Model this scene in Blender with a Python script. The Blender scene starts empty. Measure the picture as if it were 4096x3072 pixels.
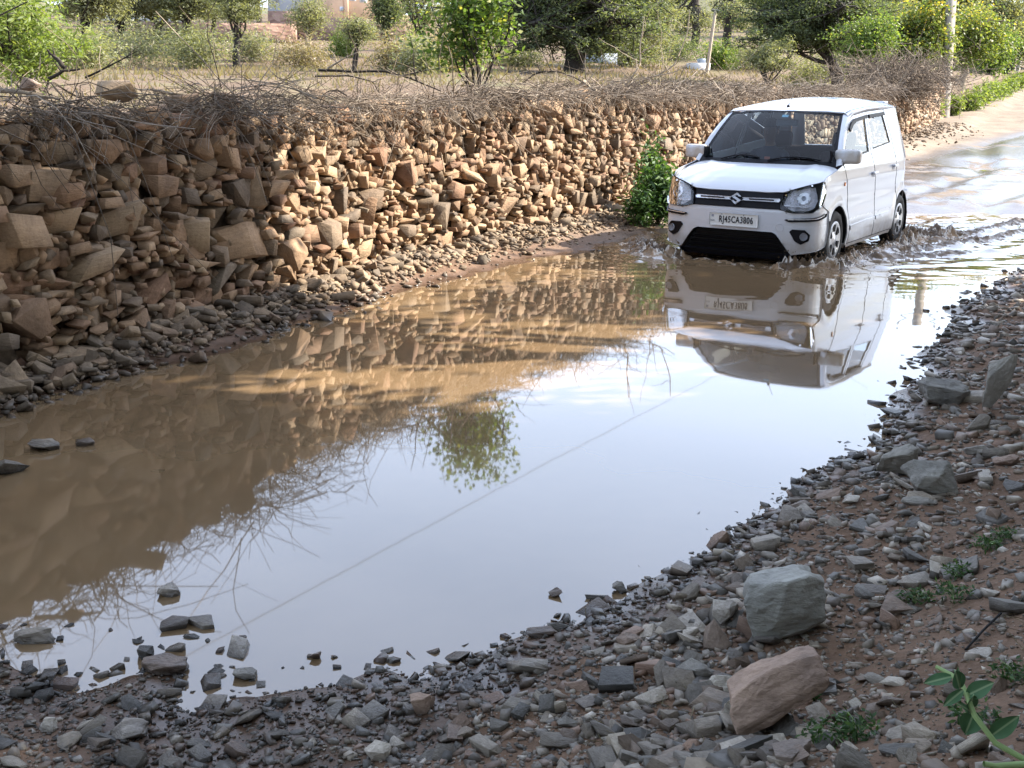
import bpy, bmesh, math, random
import numpy as np
from mathutils import Vector, Matrix
from mathutils.geometry import tessellate_polygon
R = math.radians
rng = np.random.default_rng(7)
random.seed(7)
SC = bpy.context.scene
COL = SC.collection

# ------------------------------------------------------------------ camera
CAMZ, FPX = 1.523, 4554.4            # metres above the water; focal length in photo pixels
PITCH, ROLL = R(13.956), R(0.926)
_c, _s = math.cos(PITCH), math.sin(PITCH)
_F, _U, _X = Vector((0, _c, -_s)), Vector((0, _s, _c)), Vector((1, 0, 0))
_rt = _X * math.cos(ROLL) + _U * math.sin(ROLL)
_up = _U * math.cos(ROLL) - _X * math.sin(ROLL)
cd = bpy.data.cameras.new('camera'); cam = bpy.data.objects.new('camera', cd); COL.objects.link(cam)
cd.sensor_width = 36.0; cd.lens = FPX / 4096 * 36; cd.clip_start = 0.05; cd.clip_end = 4000
cam.matrix_world = Matrix(((_rt.x, _up.x, -_F.x, 0), (_rt.y, _up.y, -_F.y, 0), (_rt.z, _up.z, -_F.z, CAMZ), (0, 0, 0, 1)))
SC.camera = cam

# ------------------------------------------------------------------ world, sun, exposure
SUN_EL, SUN_AZ = R(36), R(74)          # azimuth from +Y towards +X
world = bpy.data.worlds.new('World'); SC.world = world; world.use_nodes = True
wn, wl = world.node_tree.nodes, world.node_tree.links
wn.clear()
sky = wn.new('ShaderNodeTexSky'); sky.sky_type = 'NISHITA'; sky.sun_disc = False
sky.sun_elevation = SUN_EL; sky.sun_rotation = SUN_AZ; sky.air_density = 1.0; sky.dust_density = 1.2; sky.ozone_density = 1.0
tc = wn.new('ShaderNodeTexCoord'); mp = wn.new('ShaderNodeMapping'); mp.inputs['Scale'].default_value = (.8, .8, 2.0)
nz = wn.new('ShaderNodeTexNoise'); nz.inputs['Scale'].default_value = 1.7; nz.inputs['Detail'].default_value = 3; nz.inputs['Roughness'].default_value = .5
cr = wn.new('ShaderNodeValToRGB'); cr.color_ramp.elements[0].position = .25; cr.color_ramp.elements[0].color = (.25, .25, .25, 1)
cr.color_ramp.elements[1].position = .8; cr.color_ramp.elements[1].color = (.6, .6, .6, 1)
mix = wn.new('ShaderNodeMixRGB'); mix.inputs['Color2'].default_value = (6.6, 7.4, 9.2, 1)
bg = wn.new('ShaderNodeBackground'); bg.inputs['Strength'].default_value = 0.12
out = wn.new('ShaderNodeOutputWorld')
wl.new(tc.outputs['Generated'], mp.inputs['Vector']); wl.new(mp.outputs['Vector'], nz.inputs['Vector']); wl.new(nz.outputs['Fac'], cr.inputs['Fac'])
wl.new(cr.outputs['Color'], mix.inputs['Fac']); wl.new(sky.outputs['Color'], mix.inputs['Color1'])
wl.new(mix.outputs['Color'], bg.inputs['Color']); wl.new(bg.outputs['Background'], out.inputs['Surface'])
TO_SUN = Vector((math.cos(SUN_EL) * math.sin(SUN_AZ), math.cos(SUN_EL) * math.cos(SUN_AZ), math.sin(SUN_EL)))
sl = bpy.data.lights.new('sun', 'SUN'); sl.energy = 5.0; sl.angle = R(0.53); sl.color = (1.0, .92, .79)
sun = bpy.data.objects.new('sun', sl); COL.objects.link(sun); sun.rotation_euler = TO_SUN.to_track_quat('Z', 'Y').to_euler()
sun.location = (20, 8, 20)
vs = SC.view_settings; vs.view_transform = 'Standard'; vs.look = 'None'; vs.gamma = 1; vs.use_curve_mapping = False
vs.exposure = 1.95
SC.cycles.max_bounces = 8; SC.cycles.transparent_max_bounces = 16; SC.cycles.glossy_bounces = 4; SC.cycles.diffuse_bounces = 3
SC.cycles.transmission_bounces = 8; SC.cycles.sample_clamp_indirect = 6

# ------------------------------------------------------------------ helpers
def ray(u, v):
    a, b = u - 2048, v - 1536
    c, s = math.cos(ROLL), math.sin(ROLL)
    x, y = (c * a + s * b) / FPX, (s * a - c * b) / FPX
    return np.array([x, _c + y * _s, -_s + y * _c])
def at_y(u, v, Y):
    d = ray(u, v); return np.array([0, 0, CAMZ]) + d * (Y / d[1])
def project(P):
    d = np.asarray(P, float) - np.array([0, 0, CAMZ])
    x, y, z = d[..., 0], d[..., 1] * _s + d[..., 2] * _c, d[..., 1] * _c - d[..., 2] * _s
    z = np.where(z > .05, z, .05)
    u, v = FPX * x / z, -FPX * y / z; c, s = math.cos(ROLL), math.sin(ROLL)
    return 2048 + c * u - s * v, 1536 + s * u + c * v, z
_T = np.random.default_rng(3).random((256, 256))
def vn(x, y, k=0):
    x = np.asarray(x, float) + k * 17.3; y = np.asarray(y, float) + k * 31.7
    i, j = np.floor(x).astype(int), np.floor(y).astype(int); fx, fy = x - i, y - j
    fx, fy = fx * fx * (3 - 2 * fx), fy * fy * (3 - 2 * fy)
    a = lambda p, q: _T[(i + p) & 255, (j + q) & 255]
    return (a(0, 0) * (1 - fx) + a(1, 0) * fx) * (1 - fy) + (a(0, 1) * (1 - fx) + a(1, 1) * fx) * fy
def fbm(x, y, k=0, o=3):
    t, w, r = 0, 1, 0
    for q in range(o):
        r = r + w * (vn(x * 2 ** q, y * 2 ** q, k + q) - .5); w *= .5
    return r
def sstep(a, b, x):
    t = np.clip((x - a) / (b - a), 0, 1); return t * t * (3 - 2 * t)

def mesh(name, V, F, smooth=False, rnd=None, mi=None):
    V = np.asarray(V, np.float32).reshape(-1, 3); F = np.asarray(F, np.int32)
    me = bpy.data.meshes.new(name); k = F.shape[1]
    me.vertices.add(len(V)); me.vertices.foreach_set('co', V.ravel())
    me.loops.add(F.size); me.loops.foreach_set('vertex_index', F.ravel())
    me.polygons.add(len(F)); me.polygons.foreach_set('loop_start', np.arange(0, F.size, k, dtype=np.int32))
    me.polygons.foreach_set('loop_total', np.full(len(F), k, np.int32))
    if smooth: me.polygons.foreach_set('use_smooth', np.ones(len(F), bool))
    if mi is not None: me.polygons.foreach_set('material_index', np.asarray(mi, np.int32))
    me.update(calc_edges=True)
    if rnd is not None:
        at = me.attributes.new('rnd', 'FLOAT', 'POINT'); at.data.foreach_set('value', np.asarray(rnd, np.float32))
    return me
def obj(name, me, mat=None, parent=None, label=None, cat=None, group=None, kind=None, loc=None):
    o = bpy.data.objects.new(name, me); COL.objects.link(o)
    if mat is not None and me is not None and len(me.materials) == 0: me.materials.append(mat)
    if parent is not None: o.parent = parent
    if loc is not None: o.location = loc
    if label: o['label'] = label
    if cat: o['category'] = cat
    if group: o['group'] = group
    if kind: o['kind'] = kind
    return o
def empty(name, loc, label, cat, group=None, rz=0):
    o = obj(name, None, None, None, label, cat, group, None, loc); o.rotation_euler = (0, 0, rz); o.empty_display_size = .2; return o
def join(parts):
    """list of (V,F) with equal face size -> one V,F"""
    vs_, fs_, n = [], [], 0
    for V, F in parts:
        vs_.append(np.asarray(V, float).reshape(-1, 3)); fs_.append(np.asarray(F) + n); n += len(vs_[-1])
    return np.concatenate(vs_), np.concatenate(fs_)
def tubes(P, rad, sides=4):
    """P (n,k,3), rad (n,k) -> quads"""
    P = np.asarray(P, float); n, k, _ = P.shape; rad = np.broadcast_to(rad, (n, k))
    T = np.gradient(P, axis=1); T /= np.linalg.norm(T, axis=2, keepdims=True) + 1e-9
    ref = np.where(np.abs(T[..., 2:3]) > .9, np.array([1., 0, 0]), np.array([0, 0, 1.]))
    A = np.cross(T, ref); A /= np.linalg.norm(A, axis=2, keepdims=True) + 1e-9; B = np.cross(T, A)
    an = np.arange(sides) * 2 * np.pi / sides
    V = P[:, :, None] + rad[:, :, None, None] * (A[:, :, None] * np.cos(an)[None, None, :, None] + B[:, :, None] * np.sin(an)[None, None, :, None])
    idx = np.arange(n * k * sides).reshape(n, k, sides)
    a = idx[:, :-1]; b = idx[:, 1:]
    F = np.stack([a, np.roll(a, -1, 2), np.roll(b, -1, 2), b], -1).reshape(-1, 4)
    return V.reshape(-1, 3), F
def tube(pts, r, sides=8):
    pts = np.asarray(pts, float); r = np.broadcast_to(r, (len(pts),))
    V, F = tubes(pts[None], r[None], sides)
    n = len(V); c0, c1 = pts[0], pts[-1]                     # caps as degenerate quads
    V = np.concatenate([V, [c0, c1]])
    e = [[n, (i + 1) % sides, i, n] for i in range(0)]
    F2 = [[(i + 1) % sides, i, n, n] for i in range(0)]
    return V[:n], F
def boxv(x0, x1, y0, y1, z0, z1):
    V = np.array([(x, y, z) for x in (x0, x1) for y in (y0, y1) for z in (z0, z1)], float)
    F = np.array([(0, 1, 3, 2), (4, 6, 7, 5), (0, 4, 5, 1), (2, 3, 7, 6), (0, 2, 6, 4), (1, 5, 7, 3)])
    return V, F
def bevbox(name, x0, x1, y0, y1, z0, z1, b=.02, seg=2):
    bm = bmesh.new(); V, F = boxv(x0, x1, y0, y1, z0, z1)
    vv = [bm.verts.new(v) for v in V]
    for f in F: bm.faces.new([vv[i] for i in f])
    bmesh.ops.bevel(bm, geom=bm.edges[:], offset=b, segments=seg, affect='EDGES', profile=.5)
    me = bpy.data.meshes.new(name); bm.to_mesh(me); bm.free(); return me

# ------------------------------------------------------------------ materials
def mat(name, col, rough=.7, metal=0, spec=.5, **kw):
    m = bpy.data.materials.new(name); m.use_nodes = True
    b = m.node_tree.nodes['Principled BSDF']; b.inputs['Base Color'].default_value = (*col, 1)
    b.inputs['Roughness'].default_value = rough; b.inputs['Metallic'].default_value = metal
    b.inputs['Specular IOR Level'].default_value = spec
    for k, v in kw.items(): b.inputs[k.replace('_', ' ')].default_value = v
    return m
def nodes(m):
    return m.node_tree.nodes, m.node_tree.links, m.node_tree.nodes['Principled BSDF']
def rnd_node(m):
    n, l, b = nodes(m)
    at = n.new('ShaderNodeAttribute'); at.attribute_name = 'rnd'; oi = n.new('ShaderNodeObjectInfo')
    ad = n.new('ShaderNodeMath'); ad.operation = 'ADD'; fr = n.new('ShaderNodeMath'); fr.operation = 'FRACT'
    l.new(at.outputs['Fac'], ad.inputs[0]); l.new(oi.outputs['Random'], ad.inputs[1]); l.new(ad.outputs[0], fr.inputs[0])
    return fr.outputs[0]
def ramp(m, src, stops, interp='LINEAR'):
    n, l, b = nodes(m); r = n.new('ShaderNodeValToRGB'); r.color_ramp.interpolation = interp
    e = r.color_ramp.elements
    while len(e) < len(stops): e.new(.5)
    for q, (p, c) in zip(e, stops): q.position = p; q.color = (*c, 1)
    l.new(src, r.inputs['Fac']); return r.outputs['Color']
def noise(m, scale, detail=4, rough=.6, vec=None, out='Fac', dist=0):
    n, l, b = nodes(m); t = n.new('ShaderNodeTexNoise'); t.inputs['Scale'].default_value = scale; t.inputs['Detail'].default_value = detail
    t.inputs['Roughness'].default_value = rough; t.inputs['Distortion'].default_value = dist
    if vec is not None: l.new(vec, t.inputs['Vector'])
    return t.outputs[out]
def worldpos(m):
    n, l, b = nodes(m); g = n.new('ShaderNodeNewGeometry'); return g.outputs['Position']
def mixc(m, a, b_, fac, mode='MIX'):
    n, l, b = nodes(m); x = n.new('ShaderNodeMixRGB'); x.blend_type = mode
    for s, i in ((fac, 'Fac'), (a, 'Color1'), (b_, 'Color2')):
        if hasattr(s, 'links'): l.new(s, x.inputs[i])
        elif i == 'Fac': x.inputs[i].default_value = s
        else: x.inputs[i].default_value = (*s, 1)
    return x.outputs['Color']
def math_(m, op, a, b_=0.0, clamp=False):
    n, l, b = nodes(m); x = n.new('ShaderNodeMath'); x.operation = op; x.use_clamp = clamp
    for s, i in ((a, 0), (b_, 1)):
        if hasattr(s, 'links'): l.new(s, x.inputs[i])
        else: x.inputs[i].default_value = s
    return x.outputs[0]
def bump(m, h, strength=.5, dist=.02):
    n, l, b = nodes(m); x = n.new('ShaderNodeBump'); x.inputs['Strength'].default_value = strength; x.inputs['Distance'].default_value = dist
    l.new(h, x.inputs['Height']); l.new(x.outputs['Normal'], b.inputs['Normal']); return x
def sepz(m, v):
    n, l, b = nodes(m); s = n.new('ShaderNodeSeparateXYZ'); l.new(v, s.inputs[0]); return s.outputs
def maprange(m, v, a, b_, c=0., d=1.):
    n, l, b = nodes(m); x = n.new('ShaderNodeMapRange'); l.new(v, x.inputs['Value'])
    for i, q in zip(('From Min', 'From Max', 'To Min', 'To Max'), (a, b_, c, d)): x.inputs[i].default_value = q
    return x.outputs[0]

def stone_mat(name, stops, wet=True, scale=1.0, lay_k=.5, dry=.85):
    m = mat(name, (.3, .25, .2), dry, spec=.4); n, l, b = nodes(m); P = worldpos(m)
    c = ramp(m, rnd_node(m), stops)
    tco = n.new('ShaderNodeTexCoord')
    big = noise(m, 4 * scale, 5, .65, P); c = mixc(m, c, ramp(m, big, [(.32, (.45, .42, .40)), (.68, (1.25, 1.2, 1.1))]), .75, 'MULTIPLY')
    st = n.new('ShaderNodeMapping'); st.inputs['Scale'].default_value = (2.5, 2.5, 7); l.new(tco.outputs['Object'], st.inputs['Vector'])
    lay = noise(m, 2.2, 4, .6, st.outputs['Vector']); c = mixc(m, c, ramp(m, lay, [(.35, (.62, .58, .55)), (.6, (1.1, 1.1, 1.1))]), lay_k, 'MULTIPLY')
    fine = noise(m, 38 * scale, 5, .7, P)
    c = mixc(m, c, ramp(m, fine, [(.3, (.7, .68, .66)), (.7, (1.18, 1.18, 1.18))]), .6, 'MULTIPLY')
    if wet:
        w = maprange(m, math_(m, 'ADD', sepz(m, P)[2], math_(m, 'MULTIPLY', big, .05)), .075, .03)
        n[-1].clamp = True
        c = mixc(m, c, mixc(m, c, (.36, .36, .38), 1.0, 'MULTIPLY'), w)
        l.new(maprange(m, w, 0, 1, dry, .2), b.inputs['Roughness'])
    l.new(c, b.inputs['Base Color'])
    h = math_(m, 'ADD', math_(m, 'MULTIPLY', fine, .35), math_(m, 'ADD', math_(m, 'MULTIPLY', noise(m, 14 * scale, 4, .6, P), .7), lay))
    bump(m, h, .55, .016 / scale); return m
M = {}
M['wall'] = stone_mat('wall_stone', [(0, (.20, .125, .075)), (.15, (.34, .235, .15)), (.3, (.26, .16, .10)), (.42, (.15, .12, .09)), (.55, (.38, .28, .185)), (.68, (.22, .125, .08)), (.8, (.31, .225, .15)), (.9, (.12, .095, .075)), (1, (.36, .26, .17))], lay_k=.22)
M['bank'] = stone_mat('bank_stone', [(0, (.075, .072, .068)), (.16, (.24, .205, .165)), (.32, (.12, .115, .11)), (.46, (.42, .37, .31)), (.55, (.16, .11, .078)), (.7, (.17, .165, .155)), (.8, (.31, .20, .145)), (.9, (.21, .19, .165)), (1, (.60, .55, .49))], scale=1.6, dry=.6)
M['rubble'] = stone_mat('rubble_stone', [(0, (.11, .09, .07)), (.25, (.24, .18, .125)), (.5, (.15, .125, .10)), (.75, (.30, .225, .15)), (1, (.19, .13, .09))], scale=1.4)
M['boulder'] = stone_mat('boulder_stone', [(0, (.28, .27, .25)), (.5, (.33, .31, .285)), (1, (.25, .25, .24))], wet=True, scale=1.2, lay_k=.2)
M['palegrey'] = stone_mat('grey_boulder_stone', [(0, (.30, .305, .29)), (1, (.28, .285, .275))], scale=1.1, lay_k=.1, dry=.65)
M['pink'] = stone_mat('pink_stone', [(0, (.42, .31, .25)), (1, (.38, .28, .23))], scale=1.3, lay_k=.08)
M['pale'] = stone_mat('pale_stone', [(0, (.50, .46, .42)), (1, (.45, .43, .40))], scale=1.3)
def simple(name, stops, rough=.9, ns=30, bs=.3, bd=.01, spec=.3):
    m = mat(name, stops[0][1], rough, spec=spec); n, l, b = nodes(m)
    c = ramp(m, rnd_node(m), stops); f = noise(m, ns, 4, .6, worldpos(m))
    c = mixc(m, c, ramp(m, f, [(.3, (.7, .7, .7)), (.7, (1.2, 1.2, 1.2))]), .7, 'MULTIPLY')
    l.new(c, b.inputs['Base Color']); bump(m, f, bs, bd); return m
M['twig'] = simple('dry_twig', [(0, (.065, .048, .035)), (.4, (.135, .103, .076)), (.75, (.21, .165, .125)), (1, (.34, .29, .235))])
M['bark'] = simple('bark', [(0, (.022, .018, .015)), (1, (.045, .037, .03))], ns=12, bs=.8, bd=.03)
M['palebark'] = simple('pale_bark', [(0, (.26, .21, .15)), (1, (.30, .24, .18))], ns=12, bs=.5, bd=.02)
def leaf_mat(name, stops, trans=.45):
    m = mat(name, stops[0][1], .55, spec=.35); n, l, b = nodes(m)
    c = ramp(m, rnd_node(m), stops); l.new(c, b.inputs['Base Color'])
    t = n.new('ShaderNodeBsdfTranslucent'); l.new(mixc(m, c, (1.5, 1.5, .7), 1.0, 'MULTIPLY'), t.inputs['Color'])
    mx = n.new('ShaderNodeMixShader'); mx.inputs[0].default_value = trans
    o = n['Material Output']; l.new(b.outputs[0], mx.inputs[1]); l.new(t.outputs[0], mx.inputs[2]); l.new(mx.outputs[0], o.inputs['Surface']); return m
M['leaf_olive'] = leaf_mat('leaf_olive', [(0, (.10, .11, .06)), (.5, (.17, .18, .10)), (1, (.24, .24, .14))])
M['leaf_dark'] = leaf_mat('leaf_dark', [(0, (.05, .068, .034)), (.5, (.095, .12, .06)), (1, (.16, .18, .09))])
M['leaf_green'] = leaf_mat('leaf_green', [(0, (.06, .10, .02)), (.5, (.10, .16, .035)), (.9, (.17, .22, .06)), (1, (.25, .24, .06))])
M['leaf_lime'] = leaf_mat('leaf_lime', [(0, (.08, .12, .025)), (.5, (.14, .19, .05)), (1, (.22, .25, .08))])
M['leaf_deep'] = leaf_mat('leaf_deep', [(0, (.025, .06, .015)), (.6, (.045, .10, .025)), (1, (.09, .16, .04))], .3)
M['leaf_gold'] = leaf_mat('leaf_gold', [(0, (.07, .11, .025)), (.55, (.12, .16, .04)), (.82, (.20, .21, .06)), (1, (.42, .30, .03))])
M['leaf_grey'] = leaf_mat('leaf_grey', [(0, (.13, .14, .085)), (.5, (.19, .195, .125)), (1, (.25, .245, .165))])
M['straw'] = leaf_mat('straw', [(0, (.17, .13, .08)), (.5, (.25, .195, .125)), (.85, (.20, .18, .09)), (1, (.33, .27, .17))], .3)
# ------------------------------------------------------------------ terrain
WALLP = np.array([(0, -5.2), (2, -4.2), (4, -3.35), (5.69, -2.75), (7.36, -2.13), (9.2, -1.55), (10.4, -1.1), (11.6, -.5), (13.9, .75), (16.4, 1.98),
                  (19.3, 3.5), (25, 6.7), (33.6, 11.4), (45.4, 16.6), (60, 24), (88, 38.2), (140, 66)])
_wy = np.linspace(0, 140, 1401); _wx = np.interp(_wy, WALLP[:, 0], WALLP[:, 1])
_k = np.hanning(17); _k /= _k.sum(); _wx[8:-8] = np.convolve(_wx, _k, 'valid')
def W(y): return np.interp(y, _wy, _wx)                       # wall face line: x as a function of y
POND = np.array([(-3.1, 4.3), (-2.52, 5.2), (-2.38, 5.67), (-2.21, 6.08), (-1.81, 6.7), (-1.56, 7.42), (-1.11, 8.73), (-.45, 9.99), (.18, 11.2), (.95, 12.3), (1.95, 14.4), (3.3, 16.4),
                 (5.0, 17.6), (7.6, 17.9), (10, 17.2), (11, 15), (8, 13.6), (6.2, 12.3), (4.96, 11.02), (3.83, 9.42), (2.66, 7.16), (2.08, 5.85), (1.6, 5.07), (1.11, 4.34), (.86, 3.97), (.64, 3.66),
                 (.45, 3.38), (.26, 3.21), (.04, 3.05), (-.13, 2.93), (-.37, 2.79), (-.64, 2.62), (-.80, 2.64), (-.95, 2.72), (-1.34, 2.74), (-1.9, 2.85), (-2.7, 3.3)])
def seg_dist(x, y, poly, closed=True):
    d = np.full(np.shape(x), 1e9); n = len(poly)
    for i in range(n if closed else n - 1):
        ax, ay = poly[i]; bx, by = poly[(i + 1) % n]; ex, ey = bx - ax, by - ay
        t = np.clip(((x - ax) * ex + (y - ay) * ey) / (ex * ex + ey * ey), 0, 1)
        d = np.minimum(d, np.hypot(x - ax - t * ex, y - ay - t * ey))
    return d
def inside(x, y, poly):
    r = np.zeros(np.shape(x), bool); n = len(poly)
    for i in range(n):
        ax, ay = poly[i]; bx, by = poly[(i + 1) % n]
        if ay == by: continue
        r ^= ((ay > y) != (by > y)) & (x < (bx - ax) * (y - ay) / (by - ay) + ax)
    return r
def rampz(y):
    t = np.asarray(y, float) - 14.0
    return .03 * np.where(t < -3, 0, np.where(t > 3, t, (t + 3) ** 2 / 12)) + .03 * np.maximum(0, t - 36)
PUD = (9.9, 24.6, .32)                                      # puddle further up the road
def G(x, y, rough=True):
    x = np.asarray(x, float); y = np.asarray(y, float)
    d = seg_dist(x, y, POND) * np.where(inside(x, y, POND), -1, 1)
    if rough: d = d + .10 * fbm(x * 2.3, y * 2.3, 1, 3) * np.clip(y / 6, .5, 1) + .30 * fbm(x * 3.1 + 4, y * 3.1, 2, 3) * sstep(3.8, 3.0, y) * sstep(.4, -.4, x)
    right = sstep(-.5, .9, x - .30 * (y - 3)) ; far = sstep(12.5, 15.5, y)
    left = 1 - sstep(.9, 1.5, x - W(y))
    slope = .055 + .10 * right; slope = slope * (1 - left) + .13 * left; slope = slope * (1 - far) + .03 * far * (1 + 2 * left)
    up = slope * np.clip(d, 0, 2.6) + .20 * right * (1 - far) * np.clip(d - .75, 0, 3.5)
    z = np.where(d > 0, up, np.maximum(-.2, .13 * d)) + rampz(y)
    if rough:
        wet = sstep(-.3, .2, d)
        z = z + wet * (.035 * fbm(x * 1.7, y * 1.7, 4) + .018 * fbm(x * 7, y * 7, 6)) * (1 + .6 * far)
        # wheel ruts along the far road
        c = x - W(y) - 3.0 - .6 * np.sin(y * .35)
        rut = np.exp(-((c - .1) / .2) ** 2) + np.exp(-((c - 1.6) / .2) ** 2) - .6 * np.exp(-((c - .55) / .15) ** 2) - .6 * np.exp(-((c - 2.05) / .15) ** 2)
        z = z - far * .05 * rut * sstep(14, 18, y)
        q = np.exp(-(((x - PUD[0]) / 1.0) ** 2 + ((y - PUD[1]) / 1.25) ** 2) ** 2); z = z * (1 - q) + (PUD[2] - .06) * q
    return z
def wall_top(y): return 1.42 + .13 * sstep(9, 15, y) * (1 - sstep(17, 25, y)) + rampz(y)
def FZ(x, y):
    x = np.asarray(x, float); y = np.asarray(y, float); d = np.maximum(W(np.clip(y, 0, 139)) - x, 0)
    lo = wall_top(y) - .45; hi = .95 + .037 * y + .05 * np.maximum(0, y - 42)
    t = sstep(1, 12, d); z = np.minimum(lo, hi) * (1 - t) + hi * t
    return z + .12 * fbm(x * .35, y * .35, 9) * sstep(1, 4, d) + .04 * fbm(x * 1.5, y * 1.5, 12)
def hit(u, v, f=G, rough=False):
    d = ray(u, v); lo = 1.0
    ts = np.concatenate([np.linspace(1.2, 20, 1500), np.linspace(20, 150, 1500)])
    P = np.array([0, 0, CAMZ])[None] + ts[:, None] * d[None]
    k = np.argmax(P[:, 2] < (f(P[:, 0], P[:, 1], rough) if f is G else f(P[:, 0], P[:, 1]))); return P[k]
def gridmesh(name, X, Y, Z, m, **kw):
    r, c = X.shape; idx = np.arange(r * c).reshape(r, c)
    F = np.stack([idx[:-1, :-1], idx[:-1, 1:], idx[1:, 1:], idx[1:, :-1]], -1).reshape(-1, 4)
    return obj(name, mesh(name, np.stack([X, Y, Z], -1), F, True), m, kind='structure', **kw)

# soil, mud and road in one procedural material driven by position
m = M['soil'] = mat('soil', (.2, .14, .1), .9, spec=.35); n, l, b = nodes(m); P = worldpos(m); S = sepz(m, P)
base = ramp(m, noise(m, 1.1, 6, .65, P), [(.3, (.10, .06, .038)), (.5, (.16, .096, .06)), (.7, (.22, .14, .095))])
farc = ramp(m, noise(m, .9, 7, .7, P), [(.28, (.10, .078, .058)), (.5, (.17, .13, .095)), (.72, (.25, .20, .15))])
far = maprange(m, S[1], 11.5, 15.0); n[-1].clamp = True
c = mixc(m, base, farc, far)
c = mixc(m, c, ramp(m, noise(m, 22, 5, .7, P), [(.3, (.6, .6, .6)), (.7, (1.25, 1.25, 1.25))]), .7, 'MULTIPLY')
# standing wet film on the low parts of the far road and along the water's edge
mpg = n.new('ShaderNodeMapping'); mpg.inputs['Scale'].default_value = (.55, .9, 1); l.new(P, mpg.inputs['Vector'])
wn1 = noise(m, 1.0, 5, .62, mpg.outputs['Vector'], dist=.6)
wetfar = math_(m, 'MULTIPLY', far, maprange(m, wn1, .36, .44)); n[-2].clamp = True
for q in n:
    if q.type == 'MAP_RANGE': q.clamp = True
road_x = math_(m, 'SUBTRACT', S[0], math_(m, 'MULTIPLY', math_(m, 'SUBTRACT', S[1], 15.0), .62))
wetfar = math_(m, 'MULTIPLY', wetfar, maprange(m, road_x, 1.5, 2.6)); 
edge = maprange(m, math_(m, 'ADD', S[2], math_(m, 'MULTIPLY', noise(m, 3, 3, .6, P), .05)), .065, .03)
wet = math_(m, 'MAXIMUM', wetfar, edge, True)
for q in n:
    if q.type == 'MAP_RANGE': q.clamp = True
l.new(mixc(m, c, mixc(m, c, (.5, .5, .52), 1.0, 'MULTIPLY'), wet), b.inputs['Base Color'])
l.new(maprange(m, wet, 0, 1, .92, .16), b.inputs['Roughness']); b.inputs['IOR'].default_value = 1.45
bmp = bump(m, math_(m, 'ADD', noise(m, 34, 5, .7, P), math_(m, 'MULTIPLY', noise(m, 7, 4, .6, P), 1.5)), .5, .02)
l.new(maprange(m, wet, 0, 1, .6, .12), bmp.inputs['Strength'])

yy = np.concatenate([np.geomspace(.4, 24, 330), np.geomspace(24.4, 260, 70)]); tt = np.linspace(-1, 1, 270)
Yg = np.repeat(yy[:, None], len(tt), 1); Xg = .16 * Yg + tt[None] * (1.5 + .75 * Yg)
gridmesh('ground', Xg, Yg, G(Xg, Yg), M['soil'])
m = M['field'] = mat('field_soil', (.3, .22, .13), .95, spec=.2); n, l, b = nodes(m); P = worldpos(m)
c = ramp(m, noise(m, .35, 6, .65, P), [(.3, (.085, .062, .042)), (.48, (.125, .086, .058)), (.6, (.13, .105, .058)), (.75, (.10, .098, .048))])
c = mixc(m, c, ramp(m, noise(m, 6, 5, .7, P), [(.3, (.6, .6, .6)), (.7, (1.25, 1.25, 1.25))]), .6, 'MULTIPLY')
l.new(c, b.inputs['Base Color']); bump(m, noise(m, 9, 5, .7, P), .6, .05)
yy = np.geomspace(3, 420, 150); tt = np.linspace(0, 1, 170) ** 1.5
Yg = np.repeat(yy[:, None], len(tt), 1); Xg = W(np.clip(Yg, 0, 139)) - .22 - tt[None] * (3 + 1.15 * Yg)
gridmesh('field', Xg, Yg, FZ(Xg, np.minimum(Yg, 140)), M['field'])
# the field on the right of the far road and the far hills
yy = np.linspace(30, 420, 60); tt = np.linspace(0, 1, 40)
Yg = np.repeat(yy[:, None], len(tt), 1); Xg = W(np.clip(Yg, 0, 139)) + 7 + tt[None] * (4 + .8 * Yg)
gridmesh('field_right', Xg, Yg, rampz(np.minimum(Yg, 150)) + .5 * sstep(0, .1, tt[None]) + .2 * fbm(Xg * .2, Yg * .2, 5), M['field'])
m = M['hill'] = mat('hill_scrub', (.1, .11, .07), 1, spec=.1); n, l, b = nodes(m)
l.new(ramp(m, noise(m, .02, 6, .7, worldpos(m)), [(.3, (.07, .085, .05)), (.6, (.14, .13, .085)), (.8, (.20, .17, .12))]), b.inputs['Base Color'])
xx = np.linspace(-900, 1500, 160); tt = np.linspace(0, 1, 26)
Xg = np.repeat(xx[None], len(tt), 0); Yg = 620 + 420 * tt[:, None] + 60 * fbm(Xg * .004, 0 * Xg, 8)
rid = 78 + 55 * fbm(xx * .006, xx * 0, 3, 4) + 26 * np.exp(-((xx - 95) / 60) ** 2) - 20 * np.exp(-((xx - 183) / 30) ** 2)
Zg = 6 + rid[None] * np.sin(tt[:, None] * np.pi * .75) ** 1.2 + 9 * fbm(Xg * .02, Yg * .02, 5, 4) * tt[:, None]
gridmesh('hills', Xg, Yg, Zg, M['hill'])

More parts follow.
